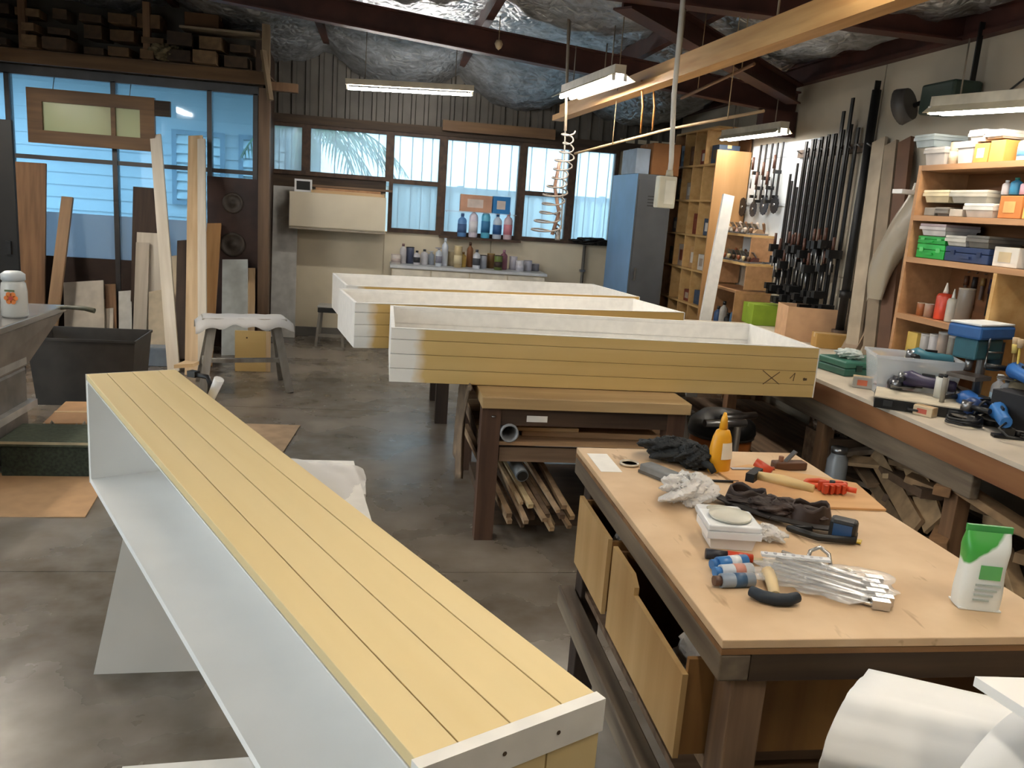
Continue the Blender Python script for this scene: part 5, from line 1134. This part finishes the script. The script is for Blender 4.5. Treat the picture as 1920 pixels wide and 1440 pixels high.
lbd = thing('floor_boards', 'pale board lying on floor in front of the vacuum', 'board', (2.0, 3.75, 0.001), R(12)); MB().box(-.2, .2, -.15, .15, 0, .03).build('board', pm('#a89a88', .7), lbd); MB().box(-.16, .22, -.05, .06, .031, .05).build('batten', pm('#8a7c6a', .7), lbd)
# ================================================================ left side of the shop
mc = thing('planer_machine', 'grey cast-iron planer at left edge with long bed and sloping hood', 'machine', (-2.2, 4.7, 0))
mg = pm('#8f867c', .42, .35, .2, 6, name='hood_grey')
MB().box(-.35, .2, -.5, .35, .12, .5).build('cabinet', pm('#7c756d', .45, .3, .2, 8), mc, bevel=.02)
MB().hexa([(-.35, -.5, .5), (.2, -.5, .5), (.2, .35, .5), (-.35, .35, .5), (-.4, -.7, .758), (.24, -.7, .758), (.27, .74, .758), (-.4, .74, .758)]).build('hood', mg, mc)
MB().box(-.42, .28, -.85, .77, .76, .80).build('bed', pm('#a9a39c', .25, .7, .12, 8), mc, bevel=.006)
MB().box(.2, .22, -.45, .3, .52, .56).build('rail', pm('#c8c4be', .3, .6), mc)
MB().box(-.42, -.38, -.8, .7, .801, .93).build('fence', M['iron'], mc)
MB().tube([(.22, .7, .785), (.32, .68, .80), (.42, .66, .80), (.48, .65, .79)], [.014, .012, .014, .016], 8).build('lever', pm('#4a4a3c', .5), mc)
MB().box(-.3, .24, -.52, .37, .26, .3).build('foot_rail', pm('#b8b4ae', .4, .4), mc)
for y in (-.4, .25): MB().cyl((.17, y, .06), (.23, y, .06), .06, n=14).build('wheel', M['black'], mc)
MB().box(-.33, .17, -.48, .33, .06, .119).build('base_frame', M['blackm'], mc)
jn = thing('jar', 'large clear jar with orange flower print standing on the planer bed', 'jar', (-1.995, 4.92, .802))
MB().lathe([(.058, 0), (.066, .01), (.066, .14), (.06, .185), (.05, .2)], 18).build('body', film('jar_plastic', '#dcdcd6', .25, .2), jn); MB().lathe([(.056, .2), (.06, .205), (.06, .235), (.04, .25), (0, .252)], 18).build('lid', pm('#b9bec0', .4), jn)
mf = pm('#e07a2a', .5)
for k in range(6): a = k*PI/3; MB().cyl((.022*math.cos(a)+.01, -.0672, .11+.022*math.sin(a)), (.022*math.cos(a)+.01, -.0662, .11+.022*math.sin(a)), .014, n=10).build('petal_print', mf, jn)
MB().cyl((.01, -.068, .11), (.01, -.067, .11), .012, n=10).build('centre_print', pm('#b83a1a', .5), jn); MB().box(-.02, .03, -.068, -.066, .145, .155).build('leaf_print', pm('#5a6a3a', .5), jn)
# tub, cartons, green case, floor sheets
bt = tub('large black tapered bin standing before the leaning timber', (-2.05, 6.3, .0), .7, .5, .48, pm('#38342f', .55, 0, .15, 8), None, R(2), None, .88, name='black_bin', cat='bin')
carton('flat cardboard carton on the floor beside the black bin', (-1.84, 5.55, 0), .4, .55, .1, '#a8835e', R(6))
g = thing('green_case', 'dark green felt-covered low case on the floor at left edge', 'case', (-1.73, 4.72, 0.0), R(2)); MB().box(-.23, .24, -.17, .17, 0.004, .17).build('body', pm('#2b3226', .85, 0, .35, 60, .1), g, bevel=.008); MB().box(-.24, .25, -.18, .18, .171, .2).build('lid', pm('#4a5040', .8, 0, .2, 40), g, bevel=.006); MB().box(-.24, .25, -.183, -.18, .186, .2).build('pale_edge', pm('#a79c80', .7), g)
o = MB().prism([(-.62, -.3), (.36, -.3), (.3, .3), (-.55, .32)], 0, .006, 'z').build('cardboard_sheet', M['card']); put(o, (-1.72, 4.28, .001), R(1)); tag(o, 'flattened cardboard sheet on floor in front of the green case', 'cardboard')
o = MB().prism([(-.35, -.3), (.03, -.31), (.04, .32), (-.33, .3)], 0, .005, 'z').build('cardboard_sheet', pm('#a98f72', .8)); put(o, (-.58, 5.4, .001), R(-3)); tag(o, 'cardboard sheet on floor right of the foreground box', 'cardboard')
mt = thing('scrap_frame', 'tangle of grey metal scrap under front of the planer', 'scrap', (-1.86, 5.1, 0.0)); 
for k in range(7): MB().tube([(-.2+.05*k, -.05, .01), (-.15+.06*k, .0+.03*math.sin(k*2), .1+.03*(k % 3)), (-.05+.04*k, .05, .02)], .01, 6).build('scrap_rod', pm(['#6d675c', '#8f897c'][k % 2], .5, .4), mt)
# saw stool wrapped in plastic
st = thing('saw_stool', 'grey weathered saw stool wrapped in plastic on the open floor', 'saw stool', (-1.08, 6.85, 0), R(14))
gz = wood('grey_leg', '#807b73', '#a29d95', 'z', 3, .7)
MB().box(-.32, .32, -.12, .12, .54, .575).build('top', gz, st, bevel=.005)
for sx in (-1, 1):
    for sy in (-1, 1): MB().bar((sx*.24, sy*.08, .54), (sx*.33, sy*.24, 0), .06, .035, (0, 1, 0)).build('leg', gz, st)
    MB().bar((sx*.3, -.17, .2), (sx*.3, .17, .2), .03, .06).build('stretcher', gz, st)
MB().bar((-.3, 0, .22), (.3, 0, .22), .05, .03).build('foot_rail', gz, st)
def drape(u, v):
    x = -.37+.74*u; y = -.17+.34*v; e = max(0, abs(u-.5)*2-.82)/.18; f_ = max(0, abs(v-.5)*2-.66)/.34
    return (x, y, .579+.005*abs(math.sin(u*13+v*4))-.05*e-.07*f_*(1+.2*math.sin(u*11)+.15*math.sin(u*29)))
MB().grid(drape, 30, 14).build('plastic_wrap', M['milky'], st, solid=.002)
# step stool by the back wall
ss = thing('step_stool', 'small grey step stool with black seat before the back wall', 'stool', (-.52, 8.95, 0), R(-3)); MB().box(-.13, .13, -.12, .12, .36, .41).build('seat', M['black'], ss, bevel=.006)
MB().box(-.135, .135, -.125, .125, .411, .43).build('pad', pm('#b4b0a8', .6), ss, bevel=.006)
for sx in (-1, 1):
    for sy in (-1, 1): MB().bar((sx*.11, sy*.1, .36), (sx*.14, sy*.13, 0), .025, .025, (0, 1, 0)).build('leg', pm('#7d766c', .5), ss)
    MB().bar((sx*.125, -.12, .1), (sx*.125, .12, .1), .02, .02).build('rail', pm('#7d766c', .5), ss)
MB().bar((-.125, -.12, .12), (.125, -.12, .12), .02, .03).build('rail', pm('#7d766c', .5), ss)

# ---------------------------------------------- timber leaning on the partition
def lean(xt, yt, xb, yb, Yt, Yb, wd, th, mat, lb, name='leaning_plank', cat='timber'):
    p1 = at(xt, yt, Y=Yt); p0 = at(xb, yb, Y=Yb); d = p1-p0; p0 = p0-d*(p0.z/d.z)+Vector((0, 0, .002))
    return plank_between(name, p0, p1, wd, th, mat, lb, cat, 'timber leaning on the glass partition', (0, 1, 0))
Yt = PY-.09
lean(58, 305, 56, 540, Yt, Yt-.2, .27, .025, M['brownz'], 'wide old brown board leaning at left of the glass partition')
lean(127, 370, 104, 555, Yt, Yt-.35, .1, .035, wood('tan_plank', '#96785a', '#b08e6a', 'z', 4), 'slanting tan plank leaning behind the planer jar')
lean(276, 352, 274, 440, Yt, Yt-.05, .25, .02, M['darkz'], 'dark board leaning behind the pale sheets at partition middle')
lean(283, 437, 276, 640, Yt-.06, Yt-.3, .25, .018, M['palez'], 'wide pale sheet leaning below the dark board')
lean(268, 455, 262, 640, Yt-.12, Yt-.4, .12, .02, wood('pale2', '#b6aa98', '#cbbfae', 'z', 4), 'narrow pale board leaning over the wide pale sheet')
lean(292, 254, 326, 692, Yt, 7.3, .1, .03, M['palez'], 'tall pale plank leaning to the left before the partition')
lean(367, 256, 362, 705, Yt, 7.2, .13, .03, M['pinez'], 'tall tan plank leaning upright beside the saw stool')
lean(378, 262, 380, 690, Yt-.08, 7.08, .07, .03, M['palez'], 'narrow pale plank against the tall tan plank')
lean(402, 420, 386, 650, Yt-.05, 7.7, .13, .025, wood('honey_plank', '#a97c4c', '#bf9160', 'z', 4), 'honey brown plank leaning behind the saw stool')
lean(441, 487, 440, 640, Yt-.08, 8.2, .24, .02, pm('#c2c8c6', .5), 'wide white board leaning right of the saw stool planks')
lean(470, 503, 468, 640, Yt-.05, 8.3, .09, .02, M['pinez'], 'orange pine board beside the wide white board')
lean(157, 528, 160, 640, Yt-.1, 8.3, .36, .02, pm('#bfb7aa', .55), 'low wide grey-white sheet leaning left of partition middle')
lean(193, 562, 192, 640, Yt-.07, 8.35, .2, .02, pm('#cbbfae', .55), 'low cream sheet behind the grey-white sheet')
lean(235, 546, 236, 640, Yt-.07, 8.3, .12, .02, pm('#c5c4be', .5), 'short narrow white board left of the pale sheets')
lean(207, 533, 210, 640, Yt-.04, 8.4, .1, .02, M['brownz'], 'short brown board between the low white sheets')
lean(342, 452, 340, 560, Yt-.03, 8.2, .09, .03, M['darkz'], 'short dark batten between the two tall planks')
lean(330, 480, 333, 640, Yt-.02, 8.0, .1, .02, wood('pale3', '#c9b596', '#dcc9aa', 'z', 4), 'cream board behind the tall left-leaning plank')
lean(300, 545, 300, 660, 8.25, 7.75, .2, .02, pm('#b4a58c', .55), 'tan offcut sheet at foot of the wide pale sheet')
t = thing('paint_tin', 'blue-grey metal box at foot of the leaning timber', 'box', at(288, 688, Z=0)+Vector((0, .1, .001)), R(3)); MB().box(-.12, .12, -.08, .08, 0, .15).build('body', pm('#8b98a6', .4, .2), t, bevel=.006); MB().box(-.122, .122, -.082, .082, .151, .165).build('lid', pm('#9aa6b2', .4, .2), t)
t = thing('yellow_board', 'yellow board standing behind the saw stool legs', 'board', (-1.12, 7.45, .002), R(4)); MB().box(-.13, .13, -.01, .01, 0, .36).build('sheet', M['panel_dim'], t); MB().box(.131, .17, -.01, .01, 0, .36).build('edge_batten', M['pinez'], t); MB().cyl((-.03, -.0115, .3), (-.03, -.0105, .3), .008, n=8).build('knot', pm('#5a4020', .7), t)
# dark speaker-like panel with two round plates
dk = thing('plated_board', 'dark brown panel with two round plates leaning at partition end', 'panel', at(437, 600, Y=PY-.1)*1, 0); dk.location.z = .002
MB().box(-.24, .24, -.015, .015, 0, 1.66).build('board', pm('#3b2620', .55, 0, .25, 5), dk)
for z, r_ in ((1.42, .1), (1.02, .12)):
    MB().lathe([(r_, 0), (r_, .006), (r_*.8, .01), (r_*.75, .004), (r_*.3, .004), (r_*.25, .014), (0, .014)], 22).xf(Matrix.Rotation(PI/2, 3, 'X'), (0, -.0155, z)).build('round_plate', pm('#4c433c', .5, .2, .2, 12), dk)
# old timber sash with amber glass, hung up on the partition
sa = thing('old_window', 'old brown timber sash with two amber panes hung on the glass partition', 'window sash', (0, 0, 0))
a, c = at(50, 163, Y=PY-.1), at(292, 285, Y=PY-.1); cx, cz = (a.x+c.x)/2, (a.z+c.z)/2; sa.location = (cx, PY-.1, cz); hw_, hh = (c.x-a.x)/2, (a.z-c.z)/2
ms = wood('sash_timber', '#5f452c', '#7d5d3c', 'x', 3, .6); f_ = .13
MB().box(-hw_, hw_, -.025, .025, hh-f_*.9, hh).build('top_rail', ms, sa); MB().box(-hw_, hw_, -.025, .025, -hh, -hh+f_*.9).build('bottom_rail', ms, sa)
for x0, x1 in ((-hw_, -hw_+f_), (hw_-f_, hw_)): MB().box(x0, x1, -.025, .025, -hh+f_*.9+.0005, hh-f_*.9-.0005).build('stile', ms, sa)
xm = at(213, 220, Y=PY-.1).x-cx; MB().box(xm-.02, xm+.02, -.02, .02, -hh+f_*.9, hh-f_*.9).build('muntin', ms, sa)
MB().box(-hw_+f_, xm-.02, -.003, .003, -hh+f_*.9, hh-f_*.9).build('pane', M['amber'], sa); MB().box(xm+.02, hw_-f_, -.003, .003, -hh+f_*.9, hh-f_*.9).build('pane', M['amber'], sa)
MB().box(hw_, hw_+.14, -.02, .02, hh-.16, hh-.02).build('side_block', M['darkx'], sa)
for x in (-hw_*.6, hw_*.6): MB().tube([(x, 0, hh), (x, .05, hh+.11)], .004, 5).build('hanger', M['steel'], sa)
# tall dark door leaf at far left edge
dl = thing('dark_sheet', 'tall black sheet standing at far left edge', 'sheet', (-3.05, 7.0, .002), R(2)); MB().box(-.3, .26, -.02, .02, 0, 1.95).build('leaf', pm('#0f0e0e', .6), dl); MB().box(.18, .22, -.045, -.0205, .95, 1.05).build('handle', M['blackm'], dl)
# post at partition end and white panel right of it
o = MB().box(-.05, .05, -.05, .05, 0, 2.5).build('timber_post', wood('post_timber', '#5c4836', '#775e48', 'z', 3)); put(o, (-1.16, 8.52, 0)); tag(o, 'brown timber post holding up right end of the loft', 'post')
o = plank_between('leaning_sheet', (-1.06, 9.30, .002), (-1.06, 9.45, 1.62), .26, .02, pm('#c9c7c2', .5), 'tall white panel leaning in corner left of the wall cupboard', 'panel')

# ---------------------------------------------- loft of stored timber above the partition
lf = thing('loft_rack', 'timber storage loft above the glass partition', 'rack', (-1.15, 8.5, 2.53))
MB().box(-3.2, .0, -.04, .04, 0, .11).build('front_joist', wood('loft_joist', '#5f4326', '#7a5a36', 'x', 3), lf)
for k in range(7): MB().box(-3.15+.5*k, -3.1+.5*k, .041, .95, .01, .1).build('cross_joist', M['darkx'], lf)
for k in range(6): MB().box(-3.2, .0, .0+.155*k, .15+.155*k, .111, .125).build('deck_board', M['oldx'], lf)
for x in (-3.1, -2.1, -1.05): MB().box(x-.03, x+.03, -.03, .03, .126, .62).build('upright', M['brownz'], lf)
MB().box(-.75, -.05, -.1, .3, .42, .44).build('side_shelf', pm('#8b7c66', .6), lf); MB().box(-.035, .035, -.035, .035, .111, .62).build('end_upright', wood('pale_upright', '#7f6b52', '#a08a6c', 'z', 3), lf)
MB().bar((-.02, -.05, .3), (.06, -.12, -.14), .05, .03).build('knee_brace', wood('pale_upright', '', ''), lf)
MB().box(.0, .28, .1, .2, -.03, .05).build('joist_tail', M['brownz'], lf)
rl = random.Random(41)
for i in range(34):
    r0 = i//12; k = i % 12
    x = -4.2+.255*k+rl.uniform(-.03, .03)-.0; z = 2.66+.135*r0
    w_, h_ = rl.uniform(.1, .22), rl.uniform(.05, .12); L = rl.uniform(.5, .85)
    if x > -1.95 and z > 2.9: continue
    if x > -1.3: continue
    o = MB().box(-w_/2, w_/2, 0, L, 0, h_).build('stored_timber', pm(['#4a3826', '#5f482f', '#6d543a', '#3c2d20', '#7c6245', '#52402f'][i % 6], .75, 0, .3, 10), bevel=.004)
    put(o, (x, 8.47+rl.uniform(-.12, .06), z), R(rl.uniform(-9, 9))); tag(o, 'dark stored timber length, %s from the left in the %s layer of the loft' % (ORD[k], ['bottom', 'middle', 'top'][r0]), 'timber', 'timber stored in the loft')
carton('brown carton on the small side shelf of the loft', (-1.72, 8.6, 2.972), .3, .25, .13, '#5a3d22', 0)
o = crumple(51, .12, .1, .07, .4, 22, 14).build('insulation_scrap', pm('#6d6148', .9, 0, .3, 20)); put(o, (-2.02, 8.48, 2.66)); tag(o, 'crumpled tan packing scrap in the loft left of the side shelf', 'scrap')

# ================================================================ back wall goods
wc = thing('wall_cupboard', 'cream wall cupboard on the back wall left of the windows', 'cupboard', (0, 0, 0))
a, c = at(543, 358, Y=9.16), at(722, 436, Y=9.16); wc.location = ((a.x+c.x)/2, 9.16, c.z); hw_, hh = (c.x-a.x)/2, a.z-c.z
MB().box(-hw_, hw_, .012, .33, 0, hh).build('carcass', M['cream'], wc); MB().box(-hw_, hw_, -.006, .0115, .01, hh).build('front_board', pm('#d9cdb6', .55, 0, .03, 4), wc); MB().box(-hw_, hw_, -.012, .33, -.02, -.001).build('bottom_lip', pm('#9b9080', .6), wc)
zc = c.z+hh
for k, (x0, x1, dy, th, mt_, lb) in enumerate(((-.28, .48, 0, .03, 'pine', 'lowest board stacked on top of the wall cupboard'), (-.24, .44, .05, .025, 'orangey', 'middle reddish board stacked on top of the wall cupboard'), (-.3, .56, .1, .022, 'oldx', 'uppermost long board on top of the wall cupboard'))):
    o = MB().box(x0, x1, 0, .16, 0, th).build('plank', M[mt_]); put(o, (wc.location.x, 9.16+dy, zc+.001+.031*k), 0); tag(o, lb, 'timber', 'boards on the wall cupboard')
t = thing('picture_frame', 'small white and black frame on left end of the wall cupboard', 'frame', (wc.location.x-hw_+.13, 9.25, zc+.001), R(5)); MB().box(-.09, .09, -.006, .006, 0, .02).box(-.09, .09, -.006, .006, .11, .13).box(-.09, -.07, -.006, .006, .02, .11).box(.07, .09, -.006, .006, .02, .11).build('border', M['plas'], t); MB().box(-.07, .07, -.004, .004, .02, .11).build('panel', M['black'], t)
# sink unit
ga, gb = at(735, 494, Y=9.05), at(1022, 516, Y=9.05)
su = thing('sink_cabinet', 'low white cabinet with worktop under the back windows', 'cabinet', ((ga.x+gb.x)/2, 9.05, 0)); hw_ = (gb.x-ga.x)/2; zk = (ga.z+gb.z)/2
MB().box(-hw_, hw_, .0, .43, .08, zk-.03).build('carcass', M['cream'], su); MB().box(-hw_-.02, hw_+.02, -.03, .44, zk-.03, zk).build('worktop', pm('#c9ccd0', .35), su, bevel=.004)
for k in range(4):
    x0 = -hw_+2*hw_*k/4
    for z0_, z1_ in ((zk-.2, zk-.04), (.1, zk-.21)):
        d_ = MB().box(x0+.006, x0+2*hw_/4-.006, -.018, -.001, z0_, z1_).build('drawer_front' if z1_ > .5 else 'cabinet_door', pm('#ddd4c2', .5), su)
        MB().ball((x0+hw_/4, -.03, (z0_+z1_)/2), .014, 8).build('knob', pm('#6a655e', .4, .5), d_)
MB().box(-hw_+.03, hw_-.03, .05, .4, 0, .079).build('plinth', M['darkx'], su)
spec = [(742, 468, '#d8cfc8', 'can', '#b8a8a0'), (755, 450, '#c8c4c6', 'round', '#7a5a58'), (768, 462, '#58607a', 'can', '#22242c'), (781, 462, '#c4c2c8', 'round', '#2a2a2e'), (795, 465, '#d2d0d4', 'round', '#22242a'), (808, 460, '#a4aebc', 'spray', '#c8ccd4'), (822, 458, '#c8d0da', 'spray', '#8a8a98'), (833, 446, '#d0d8e4', 'round', '#c8d0dc'), (846, 462, '#b8a888', 'can', '#d8ccb0'), (858, 456, '#cdb88c', 'can', '#e0d0a8'), (868, 460, '#c8a858', 'round', '#8a6a3a'), (880, 446, '#8a5a38', 'round', '#4a3020'), (893, 468, '#d4d8e0', 'round', '#44464e'), (905, 470, '#aeb6c2', 'can', '#2a2c34'), (920, 472, '#7a5a34', 'can', '#a88a50'), (934, 466, '#6a7a3a', 'can', '#3a2a22'), (944, 462, '#8a5a68', 'round', '#b88a98'), (962, 480, '#d8d4e0', 'can', '#e4e0ea'), (975, 482, '#e0dee4', 'can', '#d0ced8'), (990, 486, '#c8c6d0', 'can', '#9a98a4'), (1003, 488, '#8a8a92', 'can', '#c8c8cc')]
for i, (x_, yt_, c_, shp, cp) in enumerate(spec):
    yy_ = 9.22+.09*(i % 3); X_ = at(x_, 495, Y=yy_).x; h_ = max(.07, (at(x_, yt_, Y=yy_).z-zk-.001)*(.7+.3*((i*7) % 5)/4))
    bottle('%s container from the left on the white cabinet under the windows' % ORD[i] if i < 20 else 'rightmost small pot on the white cabinet under the windows', (X_, yy_, zk+.001), (.036 if shp != 'can' else .045)*(1.15 if i % 4 == 0 else 1), h_, c_, cp, None if i % 3 else cp, shp, 0, 'bottles and pots on the white cabinet')
# window sill bottles
sb = [(866, 400, '#5f8fc8', '#4a6a9a', 'sill'), (887, 390, '#e2d8e4', '#f0ecf0', 'sill'), (910, 388, '#5fb8d8', '#3a7fb0', 'sill'), (932, 400, '#c8d4e4', '#2f5f98', 'sill'), (952, 398, '#d8c0c8', '#d88a98', 'sill')]
for i, (x_, yt_, c_, cp, w_) in enumerate(sb):
    X_ = at(x_, 432, Y=BY-.085).x; h_ = at(x_, yt_, Y=BY-.085).z-1.211
    bottle('%s bottle from the left on the sill of the widest back window' % ORD[i], (X_, BY-.085, 1.2115), .05, h_, c_, cp, cp, 'round', 0, 'bottles on the window sill')
for k, (x0, x1, yt_, yb_, c_, lb) in enumerate(((862, 921, 364, 386, '#c99a80', 'long pinkish carton on the shelf across the widest back window'), (923, 955, 368, 386, '#2f7fc0', 'blue carton on the shelf across the widest back window'))):
    a, c = at(x0, yb_, Y=BY-.07), at(x1, yb_, Y=BY-.07); carton(lb, ((a.x+c.x)/2, BY-.09, 1.492), c.x-a.x, .1, at(x0, yt_, Y=BY-.07).z-1.49, c_, 0, lab='#d8c8c0')
t = thing('window_shelf', 'thin glass shelf across the widest back window', 'shelf', (1.05, BY-.09, 1.48)); MB().box(-.4, .4, -.055, .055, 0, .01).build('glass_board', M['clear'], t)
for x in (-.38, .38): MB().tube([(x, .05, .0), (x, -.05, .0)], .006, 6).build('support', M['steel'], t)
# pipe and timber on back wall
t = thing('wall_pipe', 'thin dark drain pipe running down the back wall right of the cabinet', 'pipe', (2.28, BY-.04, 0)); MB().cyl((0, 0, .002), (0, 0, 1.2), .018, n=10).build('pipe_body', pm('#6a665e', .5), t)
for z in (.3, .9): MB().box(-.03, .03, -.02, .035, z, z+.025).build('clip', M['steel'], t)
o = MB().box(-.62, .62, -.03, .03, 0, .11).build('lintel_board', wood('lintel', '#5d452f', '#7a5c3e', 'x', 3)); put(o, (1.2, BY-.1, 2.33), 0); tag(o, 'brown timber board fixed over the widest back window', 'timber')
# clutter at foot of right window
o = crumple(111, .2, .05, .04, .4, 24, 12).build('cable_heap', M['black']); put(o, (2.36, BY-.08, 1.21)); tag(o, 'dark cable heap on sill of the right back window', 'cables')

# ================================================================ hung from the roof
def hanging(name, label, pts, r_, mat, cat): return tag(MB().tube(pts, r_, 8).build(name, mat), label, cat)
# timber rail made of two boards
ra, rbp = at(1045, 222, Z=2.36), at(1760, -30, Z=2.36)
tr_ = thing('hanging_rail', 'golden timber rail hanging along the roof at right', 'rail', (ra+rbp)/2); h_ = (rbp-ra)/2
MB().bar(-h_, h_, .09, .045).build('flat_board', M['piney'], tr_); MB().bar(-h_+Vector((.03, 0, .07)), h_+Vector((.03, 0, .07)), .035, .09).build('upright_board', M['piney'], tr_)
for k in (-.5, .1, .55): MB().tube([h_*k+Vector((.03, 0, .1)), h_*k+Vector((.03, 0, .42))], .005, 6).build('hanger_wire', pm('#8a7a64', .5, .4), tr_)
for k, (x_, y0_, y1_) in enumerate(((1203, 150, 250), (1225, 158, 245))):
    a = at(x_, y0_, Y=5.2); c = at(x_-2, y1_, Y=5.2); hanging('orange_cord', '%s orange cord hanging below the golden timber rail' % ORD[k], [a, (a+c)/2+Vector((.01, 0, 0)), c], .006, pm('#b5793c', .6), 'cord')
for lb, pts_, r_, c_ in (('long thin wooden rod slung below the golden timber rail', [at(1078, 288, Y=6.2), at(1250, 243, Y=5.3), at(1432, 208, Y=4.5)], .009, '#a88a66'), ('short thin rod tied near the roof at right', [at(1278, 184, Y=5.4), at(1414, 120, Y=4.6)], .01, '#84664c')):
    t = thing('dowel_rod', lb, 'rod', pts_[0]); MB().tube([q_-pts_[0] for q_ in pts_], r_, 8).build('rod', pm(c_, .6), t)
    for k in (.25, .85):
        e_ = (pts_[-1]-pts_[0])*k; MB().tube([e_, Vector((e_.x, e_.y, roof_z(e_.x+pts_[0].x)-.1-pts_[0].z))], .003, 5).build('string', pm('#a08a68', .7), t)
# drop conduit and switch box
ps = thing('pendant_switch', 'cream switch box on a white conduit hanging over the long boxes', 'switch', at(1244, 390, Y=4.0)); q0 = ps.location
top_ = at(1281, -5, Y=4.02)-q0
MB().box(-.045, .045, -.03, .03, 0, .15).build('switch_box', pm('#d8d2bc', .45), ps, bevel=.006); MB().box(-.012, .035, -.033, -.0305, .02, .13).build('socket_plate', pm('#e8e4d4', .4), ps)
MB().tube([(.012, 0, .15), (.014, 0, .22), top_*.55, top_], .012, 10).build('conduit', pm('#cfc8bc', .5), ps); MB().lathe([(.02, .15), (.016, .18), (0, .181)], 10, (.012, 0, 0)).build('gland', pm('#b8b09c', .5), ps)
# coiled air hose and its drop line
ch = thing('coiled_hose', 'coiled air hose hanging in front of the back windows', 'hose', at(1046, 440, Y=6.0)); q0 = ch.location
pts = []
for i in range(190):
    s_ = i/189; a = s_*2*PI*12; c = at(1020+(1065-1020)*min(1, s_*1.2), 440-(440-245)*s_, Y=6.0)-q0; r_ = .095-.055*s_+.012*math.sin(s_*20)
    pts.append(c+Vector((r_*math.cos(a), r_*math.sin(a)*.8, .02*math.sin(a*1.0))))
MB().tube(pts, .006, 6).build('coil', pm('#77706a', .5), ch)
MB().tube([at(1050, 300, Y=6.0)-q0, at(1040, 350, Y=6.02)-q0, at(1048, 400, Y=6.0)-q0, at(1035, 440, Y=6.0)-q0], .013, 8).build('inner_hose', pm('#8a6a58', .5), ch)
MB().tube([at(1068, -8, Y=6.1)-q0, at(1064, 120, Y=6.1)-q0, at(1060, 245, Y=6.05)-q0], .011, 8).build('drop_line', pm('#9a8c7c', .5), ch)
MB().cyl((0, 0, -.04), (0, 0, .05), .02, n=10).build('coupling', M['steel'], ch)
hanging('air_line', 'thin air line running down beside the coiled hose to the window', [at(1070, 40, Y=6.25), at(1064, 120, Y=6.25), at(1058, 300, Y=6.3), at(1052, 430, Y=6.3)], .006, pm('#a8a49c', .5), 'hose')
bg_ = thing('pull_tag', 'small round wooden pull hanging on a string from the far rafter', 'pull', at(935, 85, Y=6.6)); MB().lathe([(.0, -.035), (.02, -.02), (.032, .01), (.02, .035), (0, .04)], 12).build('knob', pm('#b8a486', .6), bg_); MB().tube([(0, 0, .04), at(938, 30, Y=6.6)-bg_.location], .003, 5).build('string', pm('#a89878', .7), bg_)
